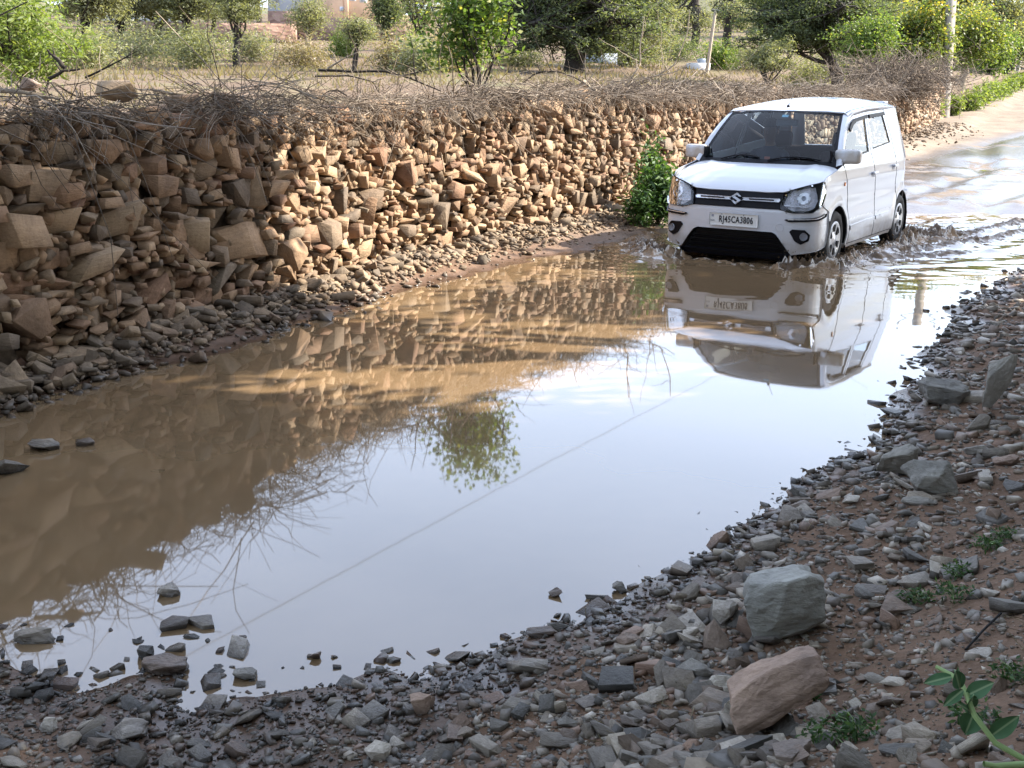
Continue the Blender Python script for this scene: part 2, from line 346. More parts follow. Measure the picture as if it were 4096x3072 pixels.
# ------------------------------------------------------------------ water of the flooded road
CAR_O, CAR_YAW, CAR_CP = np.array([2.16543, 11.28453, -.05625]), -.566612, -.009758
CFX = np.array([math.sin(CAR_YAW), -math.cos(CAR_YAW), 0]); CLF = np.array([math.cos(CAR_YAW), math.sin(CAR_YAW), 0])
def car_xy(x, y):
    dx, dy = x - CAR_O[0], y - CAR_O[1]
    return dx * CFX[0] + dy * CFX[1], dx * CLF[0] + dy * CLF[1]
def wave(x, y):
    a, c = car_xy(x, y); z = 0 * a
    dist = np.hypot(np.maximum(np.maximum(a - .1, -4.2 - a), 0), np.maximum(np.abs(c) - .85, 0))
    z += .045 * np.exp(-dist / np.where(a > 0, .2, .35)) * (fbm(x * 5, y * 5, 2) + .6 * fbm(x * 13, y * 13, 3))
    z += .012 * np.exp(-dist / 1.3) * fbm(x * 6, y * 9, 5) * np.where(a > -.5, .3, 1)
    for pl, amp, wd in (([(-3.2, .8), (-3.88, 1.23), (-4.55, 1.48), (-6.55, 1.65), (-8.5, 1.9)], .05, .10), ([(-1.7, .95), (-2.75, 1.48), (-3.77, 1.68), (-5.22, 1.87), (-7.5, 2.3)], .045, .09), ([(-.8, .85), (-1.57, 1.27), (-2.35, 1.8), (-3.18, 2.19), (-5.5, 3.2)], .035, .08),
                        ([(.1, .75), (-.6, 1.3), (-1.6, 2.0), (-2.8, 2.8)], .012, .07), ([(.2, -.7), (-.3, -1.2), (-1.2, -1.7), (-2.6, -1.95)], .03, .09), ([(.55, -.75), (.1, -1.0), (-.4, -1.5)], .014, .07)):
        dq = seg_dist(a, c, np.array(pl), False); z += amp * np.exp(-(dq / wd) ** 2) * (.5 + 1.6 * vn(x * 9, y * 9, 8) * vn(x * 3, y * 3, 4)) + amp * .35 * np.exp(-((dq - .2) / wd) ** 2) * fbm(x * 11, y * 11, 6)
    back = sstep(-2.5, -4.5, a) * np.exp(-np.abs(c) / 2.5) * sstep(18, 15, y)
    z += .045 * back * fbm(x * 5, y * 7, 11)
    return z
m = M['water'] = mat('muddy_water', (.20, .125, .062), .025, spec=.5); n, l, b = nodes(m); P = worldpos(m)
b.inputs['IOR'].default_value = 2.0
l.new(ramp(m, noise(m, .8, 4, .6, P), [(.3, (.155, .102, .056)), (.7, (.205, .138, .077))]), b.inputs['Base Color'])
mpg = n.new('ShaderNodeMapping'); mpg.inputs['Scale'].default_value = (.6, 1.6, 1); l.new(P, mpg.inputs['Vector'])
rp = math_(m, 'ADD', noise(m, 2.2, 2, .5, mpg.outputs['Vector']), math_(m, 'MULTIPLY', noise(m, 14, 3, .5, mpg.outputs['Vector']), .08))
vd = n.new('ShaderNodeVectorMath'); vd.operation = 'DISTANCE'; l.new(P, vd.inputs[0]); vd.inputs[1].default_value = (4.6, 14.0, 0)
near = maprange(m, vd.outputs['Value'], 5.0, 2.0, .012, .22); n[-1].clamp = True
bp = bump(m, rp, .1, .006); l.new(near, bp.inputs['Strength'])
xs, ys = np.arange(-4.6, 11.6, .05), np.arange(1.4, 18.6, .05)
Xg, Yg = np.meshgrid(xs, ys); Zw = wave(Xg, Yg)
keep = (G(Xg, Yg) < .06) | (Zw > .01)
idx = np.arange(Xg.size).reshape(Xg.shape); F = np.stack([idx[:-1, :-1], idx[:-1, 1:], idx[1:, 1:], idx[1:, :-1]], -1).reshape(-1, 4)
kk = keep.ravel(); F = F[kk[F].any(1)]; us, inv = np.unique(F, return_inverse=True)
V = np.stack([Xg, Yg, Zw], -1).reshape(-1, 3)[us]
water = obj('water', mesh('water', V, inv.reshape(-1, 4), True), M['water'], kind='structure')
# a puddle held by the road further on
c0 = np.array(PUD); an = np.linspace(0, 2 * np.pi, 40, endpoint=False); rr = 1.15 + .1 * np.sin(an * 3 + 1)
V = np.stack([c0[0] + 1.0 * rr * np.cos(an), c0[1] + 1.25 * rr * np.sin(an), np.full(40, c0[2] - .035)], -1)
V = np.concatenate([V, [[c0[0], c0[1], c0[2] - .035]]]); F = [(i, (i + 1) % 40, 40) for i in range(40)]
obj('puddle', mesh('puddle', V, F), M['water'], kind='structure')

# ------------------------------------------------------------------ stones
def hull(pts, bevel=0.0):
    bm = bmesh.new()
    for p in pts: bm.verts.new(p)
    bmesh.ops.convex_hull(bm, input=bm.verts)
    bmesh.ops.delete(bm, geom=[v for v in bm.verts if not v.link_faces], context='VERTS')
    bmesh.ops.dissolve_limit(bm, angle_limit=R(9), verts=bm.verts, edges=bm.edges)
    if bevel:
        bmesh.ops.bevel(bm, geom=bm.edges[:], offset=bevel, segments=1, affect='EDGES', profile=.5, clamp_overlap=True)
    bmesh.ops.triangulate(bm, faces=bm.faces)
    bm.verts.ensure_lookup_table(); bm.verts.index_update()
    V = np.array([v.co for v in bm.verts]); F = np.array([[v.index for v in f.verts] for f in bm.faces]); bm.free()
    V = V - (V.max(0) + V.min(0)) / 2; V /= (V.max(0) - V.min(0)); return V, F
def slab_pts(k):
    a = np.sort(rng.random(k) + np.arange(k)) / k * 2 * np.pi; r = .5 * (1 + .22 * rng.standard_normal(k)).clip(.6, 1.3)
    top = np.stack([r * np.cos(a), r * np.sin(a), .5 + .13 * rng.standard_normal(k)], -1)
    t2 = rng.uniform(.75, 1.15); bot = np.stack([r * np.cos(a + .15 * rng.standard_normal(k)) * t2, r * np.sin(a) * t2, -.5 + .13 * rng.standard_normal(k)], -1)
    return np.concatenate([top, bot])
def block_pts():
    p = np.array([(a, b_, c) for a in (-.5, .5) for b_ in (-.5, .5) for c in (-.5, .5)], float); p *= rng.uniform(.62, 1.0, (8, 3)); p[:, 0] += p[:, 2] * rng.normal(0, .25); p[:, 1] += p[:, 2] * rng.normal(0, .2)
    for q in range(rng.integers(0, 3)):                       # a corner knocked off
        i = rng.integers(0, len(p)); c = p[i].copy(); p = np.delete(p, i, 0); p = np.concatenate([p, c * (rng.uniform(.35, .95, (3, 3)))])
    return p
def chunk_pts(k):
    p = rng.standard_normal((k, 3)); p /= np.abs(p).max(1, keepdims=True) ** .6 * np.linalg.norm(p, axis=1, keepdims=True) ** .4
    return p * .5
LIBW = [hull(slab_pts(rng.integers(4, 7)), .014) for _ in range(22)] + [hull(block_pts(), .016) for _ in range(22)] + [hull(chunk_pts(rng.integers(9, 12)), .015) for _ in range(6)]
LIBG = [hull(slab_pts(rng.integers(4, 6)), 0) for _ in range(16)] + [hull(block_pts(), 0) for _ in range(8)] + [hull(chunk_pts(10), 0) for _ in range(4)]
def rotm(a, b, c):
    ca, sa, cb, sb, cc, sc = np.cos(a), np.sin(a), np.cos(b), np.sin(b), np.cos(c), np.sin(c)
    o, z = np.ones_like(ca), np.zeros_like(ca)
    Rx = np.stack([np.stack([o, z, z], -1), np.stack([z, ca, -sa], -1), np.stack([z, sa, ca], -1)], -2)
    Ry = np.stack([np.stack([cb, z, sb], -1), np.stack([z, o, z], -1), np.stack([-sb, z, cb], -1)], -2)
    Rz = np.stack([np.stack([cc, -sc, z], -1), np.stack([sc, cc, z], -1), np.stack([z, z, o], -1)], -2)
    return Rz @ Ry @ Rx
def scatter(lib, pick, pos, scl, rot, rv):
    """join many stones: pick (n) library index, pos (n,3), scl (n,3), rot (n,3,3)"""
    Vs, Fs, Rs, nn = [], [], [], 0
    for k, (V, F) in enumerate(lib):
        w = np.nonzero(pick == k)[0]
        if not len(w): continue
        A = np.einsum('nij,nvj->nvi', rot[w], V[None] * scl[w][:, None]) + pos[w][:, None]
        Fk = F[None] + (np.arange(len(w)) * len(V))[:, None, None] + nn
        Vs.append(A.reshape(-1, 3)); Fs.append(Fk.reshape(-1, 3)); Rs.append(np.repeat(rv[w], len(V))); nn += A.shape[0] * A.shape[1]
    return np.concatenate(Vs), np.concatenate(Fs), np.concatenate(Rs)
def libmesh(lib, name, mt):
    L = []
    for V, F in lib:
        me = mesh(name, V, F); me.materials.append(mt); L.append(me)
    return L
LM = {}
def stone_obj(libname, k, pos, scl, rot3, mt, name='stone', parent=None, **kw):
    key = (libname, k, mt)
    if key not in LM:
        V, F = (LIBW if libname == 'w' else LIBG)[k]; LM[key] = mesh(name, V, F); LM[key].materials.append(M[mt])
    o = obj(name, LM[key], None, parent, **kw)
    mw = Matrix.Translation(Vector(pos)) @ Matrix([list(r) for r in rot3]).to_4x4() @ Matrix.Diagonal((*[float(s) for s in scl], 1))
    o.matrix_world = mw; return o
# ------------------------------------------------------------------ dry stone wall
_ys = np.linspace(3.2, 70, 4000); _xs = W(_ys); _sl = np.concatenate([[0], np.cumsum(np.hypot(np.diff(_xs), np.diff(_ys)))])
def wall_frame(s):
    y = np.interp(s, _sl, _ys); x = W(y); y2 = np.interp(s + .2, _sl, _ys); tx, ty = W(y2) - x, y2 - y; q = np.hypot(tx, ty)
    return x, y, tx / q, ty / q
SMAX = float(np.interp(46, _ys, _sl))
DS = .025; nb = int(SMAX / DS); sb = (np.arange(nb) + .5) * DS
bx, by, btx, bty = wall_frame(sb)
b0 = G(bx, by, False) - .06; top = wall_top(by) + .07 * fbm(sb * .8, sb * 0, 3) - .03
h = b0.copy() + rng.random(nb) * .02
ST = []                                                       # s, z, w, h
BIG = [(0.55, .30, .62, .33), (1.35, .30, .50, .26), (1.05, .62, .52, .15), (2.05, .52, .34, .22), (2.6, .30, .42, .18), (3.15, .80, .30, .20), (4.1, .88, .32, .22), (4.75, .62, .32, .22),
       (5.3, .5, .62, .26), (5.9, .34, .36, .24), (5.5, .86, .24, .30), (6.6, .45, .30, .24), (7.3, .55, .24, .26), (8.6, .42, .26, .28), (9.9, .4, .3, .22), (3.9, 1.2, .26, .14), (5.1, 1.2, .24, .15), (2.9, 1.02, .22, .18), (3.35, 1.04, .28, .16)]
guard = 0
while guard < 12000:
    guard += 1
    lv = h - top; lv = np.where(lv >= -.03, 9, h - b0 + .05 * rng.random(nb)); i = int(np.argmin(lv))
    if lv[i] > 8: break
    far = by[i] > 19
    w = float(np.clip(rng.lognormal(math.log(.135 if not far else .19), .50), .05, .38)); asp = rng.choice([.24, .36, .5, .72, 1.05], p=[.28, .32, .23, .13, .04])
    hh = float(np.clip(w * asp * rng.uniform(.85, 1.15), .035, .19)); k = max(2, int(w / DS))
    # width of the valley that stays near this level
    a = i
    while a > 0 and h[a - 1] < h[i] + .035 and i - a < k: a -= 1
    e = i
    while e < nb - 1 and h[e + 1] < h[i] + .035 and e - a < k: e += 1
    ln = max(2, min(k, e - a + 1)); w = ln * DS; hh = min(hh, w * (1.25 if w > .09 else .8))
    bs = np.percentile(h[a:a + ln], 70); ST.append((sb[a] + w / 2 - DS / 2, bs + hh / 2, w, hh)); h[a:a + ln] = bs + hh
ST = np.array(ST)
for q in BIG:                                                 # room for the large stones one recognises
    zb = float(np.interp(q[0], sb, b0))
    ST = ST[~((np.abs(ST[:, 0] - q[0]) < q[2] * .44) & (np.abs(ST[:, 1] - q[1]) < q[3] * .42))]
ns = len(ST); ST = np.concatenate([ST, BIG]); N = len(ST)
x, y, tx, ty = wall_frame(ST[:, 0]); zrel = ST[:, 1] - G(x, y, False)
dep = np.clip(ST[:, 2:4].mean(1) * rng.uniform(.9, 1.6, N), .10, .30); off = -.10 * zrel + rng.uniform(-.085, .05, N) - dep * .38
off[ns:] = -.10 * zrel[ns:] - dep[ns:] * .30
nx, ny = ty, -tx                                              # towards the road
pos = np.stack([x + nx * off, y + ny * off, ST[:, 1]], -1)
slabface = rng.random(N) < .3                                 # flat face outwards or bedding upwards
yaw = np.arctan2(ty, tx)
tilt = rng.normal(0, .11, N); tw = rng.normal(0, .18, N); lean = rng.normal(0, .13, N)
tilt[ns:] *= .4; tw[ns:] *= .4
bed = rotm(lean, -tilt, yaw + tw)                             # local x along wall, y into wall, z up
face = rotm(np.full(N, np.pi / 2) + lean * .6, rng.normal(0, .12, N), np.zeros(N)); face = rotm(np.zeros(N), np.zeros(N), yaw + tw) @ face
rot = np.where(slabface[:, None, None], face, bed)
g1 = np.where(slabface[:, None], np.stack([ST[:, 2] * 1.12, ST[:, 3] * 1.14, dep], -1), np.stack([ST[:, 2] * 1.12, dep, ST[:, 3] * 1.14], -1))
pick = rng.integers(0, len(LIBW), N); pick[slabface] = rng.integers(0, 22, slabface.sum())
u, v, zc = project(pos); vis = (u > -40) & (u < 4140) & (v > 150) & (v < 1700)
area = np.where(vis, ST[:, 2] * ST[:, 3] / zc ** 2, 0)
order = np.argsort(-area); single = order[:300]; rest = order[300:]
wall = empty('stone_wall', (float(W(11.)), 11., .05), 'long dry stone wall of rough tan field stones beside the flooded road', 'wall')
iw = Matrix.Translation(Vector(wall.location)).inverted()
for k in single:
    stone_obj('w', int(pick[k]), pos[k] - np.array(wall.location), g1[k], rot[k], 'wall', 'stone', wall)
rr_ = rng.random(len(rest)); far_ = zc[rest] > 19; near_ = rest[~far_]; far_i = rest[far_]
V, F, rv = scatter(LIBW, pick[near_], pos[near_] - np.array(wall.location), g1[near_], rot[near_], rr_[~far_])
V_, F_, rv_ = scatter(LIBG, pick[far_i] % len(LIBG), pos[far_i] - np.array(wall.location), g1[far_i], rot[far_i], rr_[far_])
F = np.concatenate([F, F_ + len(V)]); V = np.concatenate([V, V_]); rv = np.concatenate([rv, rv_])
obj('stones', mesh('stones', V, F, rnd=rv), M['wall'], wall, kind='stuff')
# earth and hearting behind the face, with a loose inner layer of small stones
yc = np.linspace(3.2, 70, 220); xc = W(yc); q = np.gradient(xc, yc); nn = np.hypot(1, q); ex, ey = 1 / nn, -q / nn
prof = [(-.13, -.3), (-.17, .35), (-.21, .75), (-.26, 1.1), (-.40, 1.28), (-.75, 1.25)]
X = np.stack([xc + ex * (o - .02) for o, z in prof], 1); Y = np.stack([yc + ey * o for o, z in prof], 1)
gz = G(xc, yc, False); tp = wall_top(yc) - gz - .04
Z = np.stack([gz + z / 1.28 * tp for o, z in prof], 1)
r_, c_ = X.shape; idx = np.arange(r_ * c_).reshape(r_, c_); F = np.stack([idx[:-1, :-1], idx[:-1, 1:], idx[1:, 1:], idx[1:, :-1]], -1).reshape(-1, 4)
M['core'] = simple('wall_core_earth', [(0, (.10, .07, .045)), (1, (.13, .09, .06))], ns=14, bs=.9, bd=.05)
obj('core', mesh('core', np.stack([X, Y, Z], -1) - np.array(wall.location), F, True), M['core'], wall)
K = 2600; s = rng.random(K) ** 1.3 * 24; x, y, tx, ty = wall_frame(s); gz = G(x, y, False); z = gz + rng.random(K) * (wall_top(y) - gz)
off = -.10 * (z - gz) - rng.uniform(.05, .12, K); sz = rng.uniform(.05, .12, (K, 3))
V, F, rv = scatter(LIBG, rng.integers(0, len(LIBG), K), np.stack([x + ty * off, y - tx * off, z], -1) - np.array(wall.location), sz, rotm(*rng.uniform(0, 6.28, (3, K))), rng.random(K))
obj('packing_stones', mesh('packing_stones', V, F, rnd=rv), M['wall'], wall, kind='stuff')

# ------------------------------------------------------------------ fallen rubble along the foot of the wall
def flat_rot(K, t=.25): return rotm(rng.normal(0, t, K), rng.normal(0, t, K), rng.uniform(0, 6.28, K))
K = 10000; s = rng.random(K) ** 1.25 * 22; x, y, tx, ty = wall_frame(s); o = np.abs(rng.normal(0, 1, K)) * np.where(s < 4.5, .2, .27) + .03
keep = o < 1.15; x, y, tx, ty, o = [q[keep] for q in (x, y, tx, ty, o)]; K = len(o)
x = x + ty * (o - .02); y = y - tx * (o - .02); sz = np.clip(rng.lognormal(math.log(.032), .5, K), .014, .11) * (1.25 - .35 * o)
z = G(x, y) + sz * .12 + np.maximum(0, .07 - .15 * o) * rng.random(K)
kp = z > -.02; x, y, z, sz, o = [q[kp] for q in (x, y, z, sz, o)]; K = len(o)
scl = np.stack([sz * rng.uniform(.9, 1.5, K), sz * rng.uniform(.7, 1.1, K), sz * rng.uniform(.3, .6, K)], -1)
pos = np.stack([x, y, z], -1); rot = flat_rot(K, .35); pick = rng.integers(0, len(LIBG), K); rv = rng.random(K)
u, v, zc = project(pos); vis = (u > 0) & (u < 4096) & (v > 0) & (v < 3072)
order = np.argsort(-np.where(vis, sz * sz / zc ** 2, 0)); sg = order[:110]; rest = order[110:]
FW_ = ['at the left edge', 'by the large left slabs', 'left of the sunlit part', 'at the start of the sunlit part', 'below the young tree', 'towards the car']
for k in sg:
    stone_obj('w', int(rng.integers(0, 22)), pos[k] + np.array([0, 0, .01]), scl[k] * 1.15, rot[k], 'rubble', 'fallen_stone', None,
              label='flat fallen stone at the foot of the wall, ' + FW_[int(min(5, max(0, u[k] // 420)))], cat='stone', group='fallen stones ' + FW_[int(min(5, max(0, u[k] // 420)))])
V, F, rv2 = scatter(LIBG, pick[rest], pos[rest], scl[rest], rot[rest], rv[rest])
obj('rubble', mesh('rubble', V, F, rnd=rv2), M['rubble'], None, 'loose stone rubble heaped along the foot of the wall', 'rubble', kind='stuff')

# ------------------------------------------------------------------ boulders one can point at (photo pixel of the foot, width, height, depth in metres)
def boulder(name, px, size, mt, label, cat='boulder', rot=(0, 0, 0), pts=None, sink=.08, k=16, disp=.035, seed=0):
    r = np.random.default_rng(seed); global rng; keep_rng = rng; rng = r
    V, F = hull(pts if pts is not None else (block_pts() if k < 0 else chunk_pts(k)), .015); rng = keep_rng
    bm = bmesh.new(); vv = [bm.verts.new(v) for v in V]
    for f in F: bm.faces.new([vv[i] for i in f])
    for e in range(3 if size[0] > .1 else 2): bmesh.ops.subdivide_edges(bm, edges=bm.edges[:], cuts=1, use_grid_fill=True)
    bm.normal_update()
    for v_ in bm.verts:
        p = v_.co; q = fbm(np.array(p.x * 3 + seed), np.array(p.y * 3 + p.z * 2.3), 2, 4) + .5 * fbm(np.array(p.z * 7 + seed), np.array(p.x * 6 - p.y * 5), 3, 3)
        v_.co = p + v_.normal * float(q) * disp * 2
    for f in bm.faces: f.smooth = False
    me = bpy.data.meshes.new(name); bm.to_mesh(me); bm.free()
    me.materials.append(M[mt]); P = hit(*px)
    if P[2] < -.004:                                          # standing in the water: seen where the ray meets the surface
        d_ = ray(*px); P = np.array([0, 0, CAMZ]) + d_ * (CAMZ / -d_[2])
    o = obj(name, me, None, None, label, cat)
    sx, sy, sz = size
    o.matrix_world = Matrix.Translation((P[0], P[1] + sy * .3, P[2] + sz * (.5 - sink))) @ Matrix.Rotation(rot[2], 4, 'Z') @ Matrix.Rotation(rot[1], 4, 'Y') @ Matrix.Rotation(rot[0], 4, 'X') @ Matrix.Diagonal((sx, sy, sz, 1))
    return o
S2 = 4096 / 2212
def dpx(x, y): return (x * S2, y * S2)
_f = np.array([(-.49, .09), (-.41, .34), (-.05, .45), (.25, .5), (.5, .38), (.49, -.11), (.43, -.27), (.1, -.24), (-.29, -.5), (-.375, -.45)])
BPTS = np.concatenate([np.stack([_f[:, 0], -.32 + .12 * np.sin(np.arange(10) * 2.1), _f[:, 1]], -1), np.stack([_f[:, 0] * .85 + .05, np.full(10, .38) + .1 * np.cos(np.arange(10) * 1.7), _f[:, 1] * .75 + .02], -1), [(-.1, -.5, .05), (.2, -.46, -.02)]])
_g = np.array([(-.5, -.04), (-.03, .33), (.3, .48), (.45, .5), (.5, .31), (.47, .12), (.2, -.02), (.05, -.2), (-.18, -.36), (-.45, -.5), (-.5, -.35)])
PPTS = np.concatenate([np.stack([_g[:, 0], np.where(_g[:, 1] + .55 * -_g[:, 0] > .1, -.1, -.38), _g[:, 1]], -1), np.stack([_g[:4, 0] + .06, np.full(4, .42), _g[:4, 1] * .9 - .04], -1), [(.4, .45, -.1), (-.3, .4, -.45), (.1, .45, -.3)]])
boulder('boulder', dpx(1690, 1375), (.225, .19, .19), 'palegrey', 'large angular blue-grey boulder at the water edge of the right bank', seed=12, rot=(0, 0, .05), pts=BPTS, sink=.06, disp=.03)
boulder('slab_stone', dpx(1672, 1575), (.20, .13, .175), 'pink', 'long pinkish-brown slab of rock tilted up beside the big grey boulder', 'stone', seed=7, rot=(0, 0, .1), pts=PPTS, sink=.05, disp=.03)
boulder('stone', dpx(1568, 1352), (.075, .07, .075), 'pale', 'pale stone leaning against the left side of the big grey boulder', 'stone', seed=8, k=12)
boulder('stone', dpx(1562, 1503), (.065, .05, .045), 'pale', 'small pale pyramid-shaped stone left of the pinkish slab', 'stone', seed=31, k=9)
boulder('stone', dpx(1588, 1558), (.06, .05, .065), 'pale', 'upright stone leaning on the foot of the pinkish slab', 'stone', seed=32, k=9, rot=(0, .4, 0))
boulder('stone', dpx(1500, 1468), (.09, .07, .045), 'boulder', 'rounded bluish-grey stone on the gravel left of the pinkish slab', 'stone', seed=33)
boulder('boulder', dpx(1945, 1028), (.175, .14, .115), 'boulder', 'grey boulder on the right bank, left one of a touching pair', seed=14, k=14, rot=(0, -.2, .2))
boulder('boulder', dpx(2020, 1075), (.185, .16, .14), 'boulder', 'brown-grey boulder on the right bank, right one of a touching pair', seed=17, k=14)
boulder('boulder', dpx(2045, 880), (.26, .2, .15), 'boulder', 'broad grey boulder at the water edge beside the pointed slab', seed=21, k=15)
boulder('pointed_slab', dpx(2150, 885), (.13, .09, .30), 'boulder', 'tall pointed grey slab standing on edge on the right bank', 'stone', seed=25, k=10, rot=(0, .35, -.2), sink=.04)
boulder('stone', dpx(2180, 1010), (.10, .08, .05), 'pink', 'rusty brown flat stone at the right edge above the boulder pair', 'stone', seed=26)
boulder('stone', dpx(2110, 985), (.11, .06, .05), 'pale', 'pale long stone lying right of the broad grey boulder', 'stone', seed=27, rot=(0, .1, .3))
boulder('stone', dpx(1990, 1100), (.13, .06, .04), 'boulder', 'long flat grey stone lying just below the boulder pair', 'stone', seed=28, rot=(0, 0, -.1))
boulder('stone', dpx(350, 1460), (.125, .09, .05), 'bank', 'dark wet flat stone standing in the shallow water near the lower left', 'stone', seed=41, sink=.2)
boulder('stone', dpx(312, 1425), (.05, .04, .035), 'bank', 'small black stone touching the dark flat stone in the water', 'stone', seed=42, sink=.1)
boulder('stone', dpx(15, 1028), (.13, .12, .09), 'bank', 'dark blue-grey rock in the water at the left edge of the photo', 'stone', seed=43, sink=.25, k=10)
boulder('stone', dpx(90, 975), (.13, .09, .07), 'bank', 'wet grey stone breaking the water, larger of two near the left wall', 'stone', seed=44, sink=.3)
boulder('stone', dpx(182, 963), (.085, .06, .05), 'bank', 'wet grey stone breaking the water, smaller of two near the left wall', 'stone', seed=45, sink=.3)
boulder('stone', dpx(362, 1288), (.075, .06, .045), 'bank', 'single dark stone in the water below the reflection of the brushwood', 'stone', seed=46, sink=.3)
boulder('stone', dpx(75, 1388), (.12, .06, .04), 'bank', 'long dark stone at the left end of the shallows', 'stone', seed=47, sink=.2)
boulder('stone', dpx(265, 1605), (.10, .085, .05), 'pale', 'large pale flat stone in the gravel at the lower left', 'stone', seed=48, sink=.15)
boulder('stone', dpx(100, 1585), (.045, .04, .035), 'pale', 'whitish rounded stone near the lower left corner', 'stone', seed=49)
boulder('stone', dpx(1172, 1380), (.10, .07, .035), 'bank', 'wet layered flat stone at the water edge below the middle', 'stone', seed=50, sink=.2)
boulder('stone', dpx(1338, 1280), (.045, .04, .035), 'pale', 'round light stone perched at the water edge', 'stone', seed=51)
boulder('stone', dpx(1200, 1290), (.045, .035, .03), 'bank', 'lone dark stone standing out of the water off the right bank', 'stone', seed=52, sink=.25, k=9)
boulder('stone', dpx(680, 1425), (.03, .025, .025), 'pink', 'lone reddish stone in the shallow water near the bottom', 'stone', seed=53, sink=.25, k=8)
boulder('stone', dpx(850, 1432), (.035, .025, .018), 'boulder', 'small grey oval stone in the shallow water near the bottom', 'stone', seed=54, sink=.3)
boulder('stone', dpx(525, 1468), (.065, .05, .03), 'boulder', 'greenish grey stone in the shallow water at the lower left', 'stone', seed=55, sink=.25)
boulder('stone', dpx(910, 1540), (.065, .05, .045), 'pink', 'brown rounded stone on the gravel at the bottom middle', 'stone', seed=56)
boulder('stone', dpx(815, 1640), (.06, .05, .035), 'pale', 'pale blue-grey stone at the bottom edge of the photo', 'stone', seed=57)
boulder('stone', dpx(1230, 1570), (.055, .03, .02), 'boulder', 'flat grey stone on the gravel below the pinkish slab', 'stone', seed=58)
boulder('stone', dpx(1360, 1400), (.075, .05, .04), 'bank', 'long dark stone on the gravel left of the big grey boulder', 'stone', seed=59, rot=(0, -.3, .5))

# ------------------------------------------------------------------ gravel of the banks
K = 105000; yq = 1.5 + (rng.random(K) ** 1.9) * 13; fx = rng.uniform(-.62, .62, K); xq = fx * (yq + .3)
d = seg_dist(xq, yq, POND) * np.where(inside(xq, yq, POND), -1, 1)
right = sstep(.3, 1.2, xq - .30 * (yq - 3)); pr = np.exp(-(np.maximum(d, 0) / (.62 + .06 * yq)) ** 1.5) ; pr = np.where(d < 0, np.where((yq < 3.6) & (xq < -.1), np.exp(d / .22) * .5, np.exp(d / .10) * .6), pr)
pr *= np.where(xq < W(yq) + 1.1, 0, 1); pr = np.where((yq < 3.2) & (xq < .55) & (d > 0), 1, pr); pr = np.maximum(pr, np.where(d > 0, .12, 0) * (xq > W(yq) + 1.1))
kp = (rng.random(K) < pr) & (yq < 13); xq, yq, d = xq[kp], yq[kp], d[kp]; K = len(xq)
sz = np.clip(rng.lognormal(math.log(.0115), .62, K) * (1 + .12 * (yq - 2.5)), .006, .055) * np.where(rng.random(K) < .03, 1.7, 1.0) * np.where(xq > .3 + .2 * (yq - 2.5), 1.25, 1.0) * np.where((xq < .2) & (yq < 3), .85, 1)
scl = np.stack([sz * rng.uniform(.9, 1.7, K), sz * rng.uniform(.7, 1.2, K), sz * rng.uniform(.22, .62, K)], -1)
pos = np.stack([xq, yq, G(xq, yq) + scl[:, 2] * np.where(rng.random(K) < .5, .05, .25)], -1); rot = flat_rot(K, .28); rv = rng.random(K); pick = rng.integers(0, len(LIBG), K)
u, v, zc = project(pos); vis = (u > 0) & (u < 4096) & (v > 0) & (v < 3072)
order = np.argsort(-np.where(vis, scl[:, 0] * scl[:, 1] / zc ** 2, 0)); sg = order[:290]; rest = order[290:]; rest = rest[(u[rest] > -350) & (u[rest] < 4450) & (v[rest] < 3350)]
def where(u_, v_):
    a_ = ['at the far left', 'left of the middle', 'below the middle of the water', 'left of the big grey boulder', 'beside the big grey boulder', 'near the right edge'][int(min(5, max(0, u_ // 683)))]
    b_ = 'high on the right bank' if v_ < 1750 else 'on the right bank' if v_ < 2250 else 'on the near bank' if v_ < 2720 else 'along the bottom edge'
    return b_ + ' ' + a_
for k in sg:
    inw = d[k] < .02; wh_ = where(u[k], v[k]); big = 'larger' if scl[k, 0] > .07 else 'small'
    stone_obj('w', int(rng.integers(0, len(LIBW))), pos[k] + np.array([0, 0, scl[k, 2] * .15]), scl[k] * 1.1, rot[k], 'bank', 'loose_stone', None,
              label=('wet stone at the water line ' if inw else big + ' loose angular stone ') + wh_, cat='stone', group=('wet stones at the water line ' if inw else big + ' loose stones ') + wh_)
r_ = np.random.default_rng(91)
for q in range(64):                                           # stones standing out of the shallows at the lower left
    uu_, vv_ = (r_.uniform(0, 640), r_.uniform(1345, 1520)) if q < 50 else (r_.uniform(600, 1250), r_.uniform(1400, 1470)); P = hit(uu_ * S2, vv_ * S2); w_ = float(r_.lognormal(math.log(.022), .5)); d_ = ray(uu_ * S2, vv_ * S2); P = np.array([0, 0, CAMZ]) + d_ * (CAMZ / -d_[2]) if P[2] < 0 else P
    stone_obj('w', int(r_.integers(0, len(LIBW))), P, (w_ * 1.4, w_, w_ * r_.uniform(.4, .8)), rotm(*[np.array([t_]) for t_ in (r_.normal(0, .2), r_.normal(0, .2), r_.uniform(0, 6.28))])[0], 'bank', 'shallow_stone', None,
              label='dark stone standing out of the shallow water ' + ('at the lower left' if q < 50 else 'near the bottom middle'), cat='stone', group='stones in the shallows ' + ('at the lower left' if q < 50 else 'near the bottom middle'))
V, F, rv2 = scatter(LIBG, pick[rest], pos[rest], scl[rest], rot[rest], rv[rest])
K = 14000; yf = 1.6 + 2.6 * rng.random(K) ** 1.3; xf = rng.uniform(-.6, .62, K) * (yf + .2); df = seg_dist(xf, yf, POND) * np.where(inside(xf, yf, POND), -1, 1); kf = df > -.05; xf, yf = xf[kf], yf[kf]; K = len(xf)
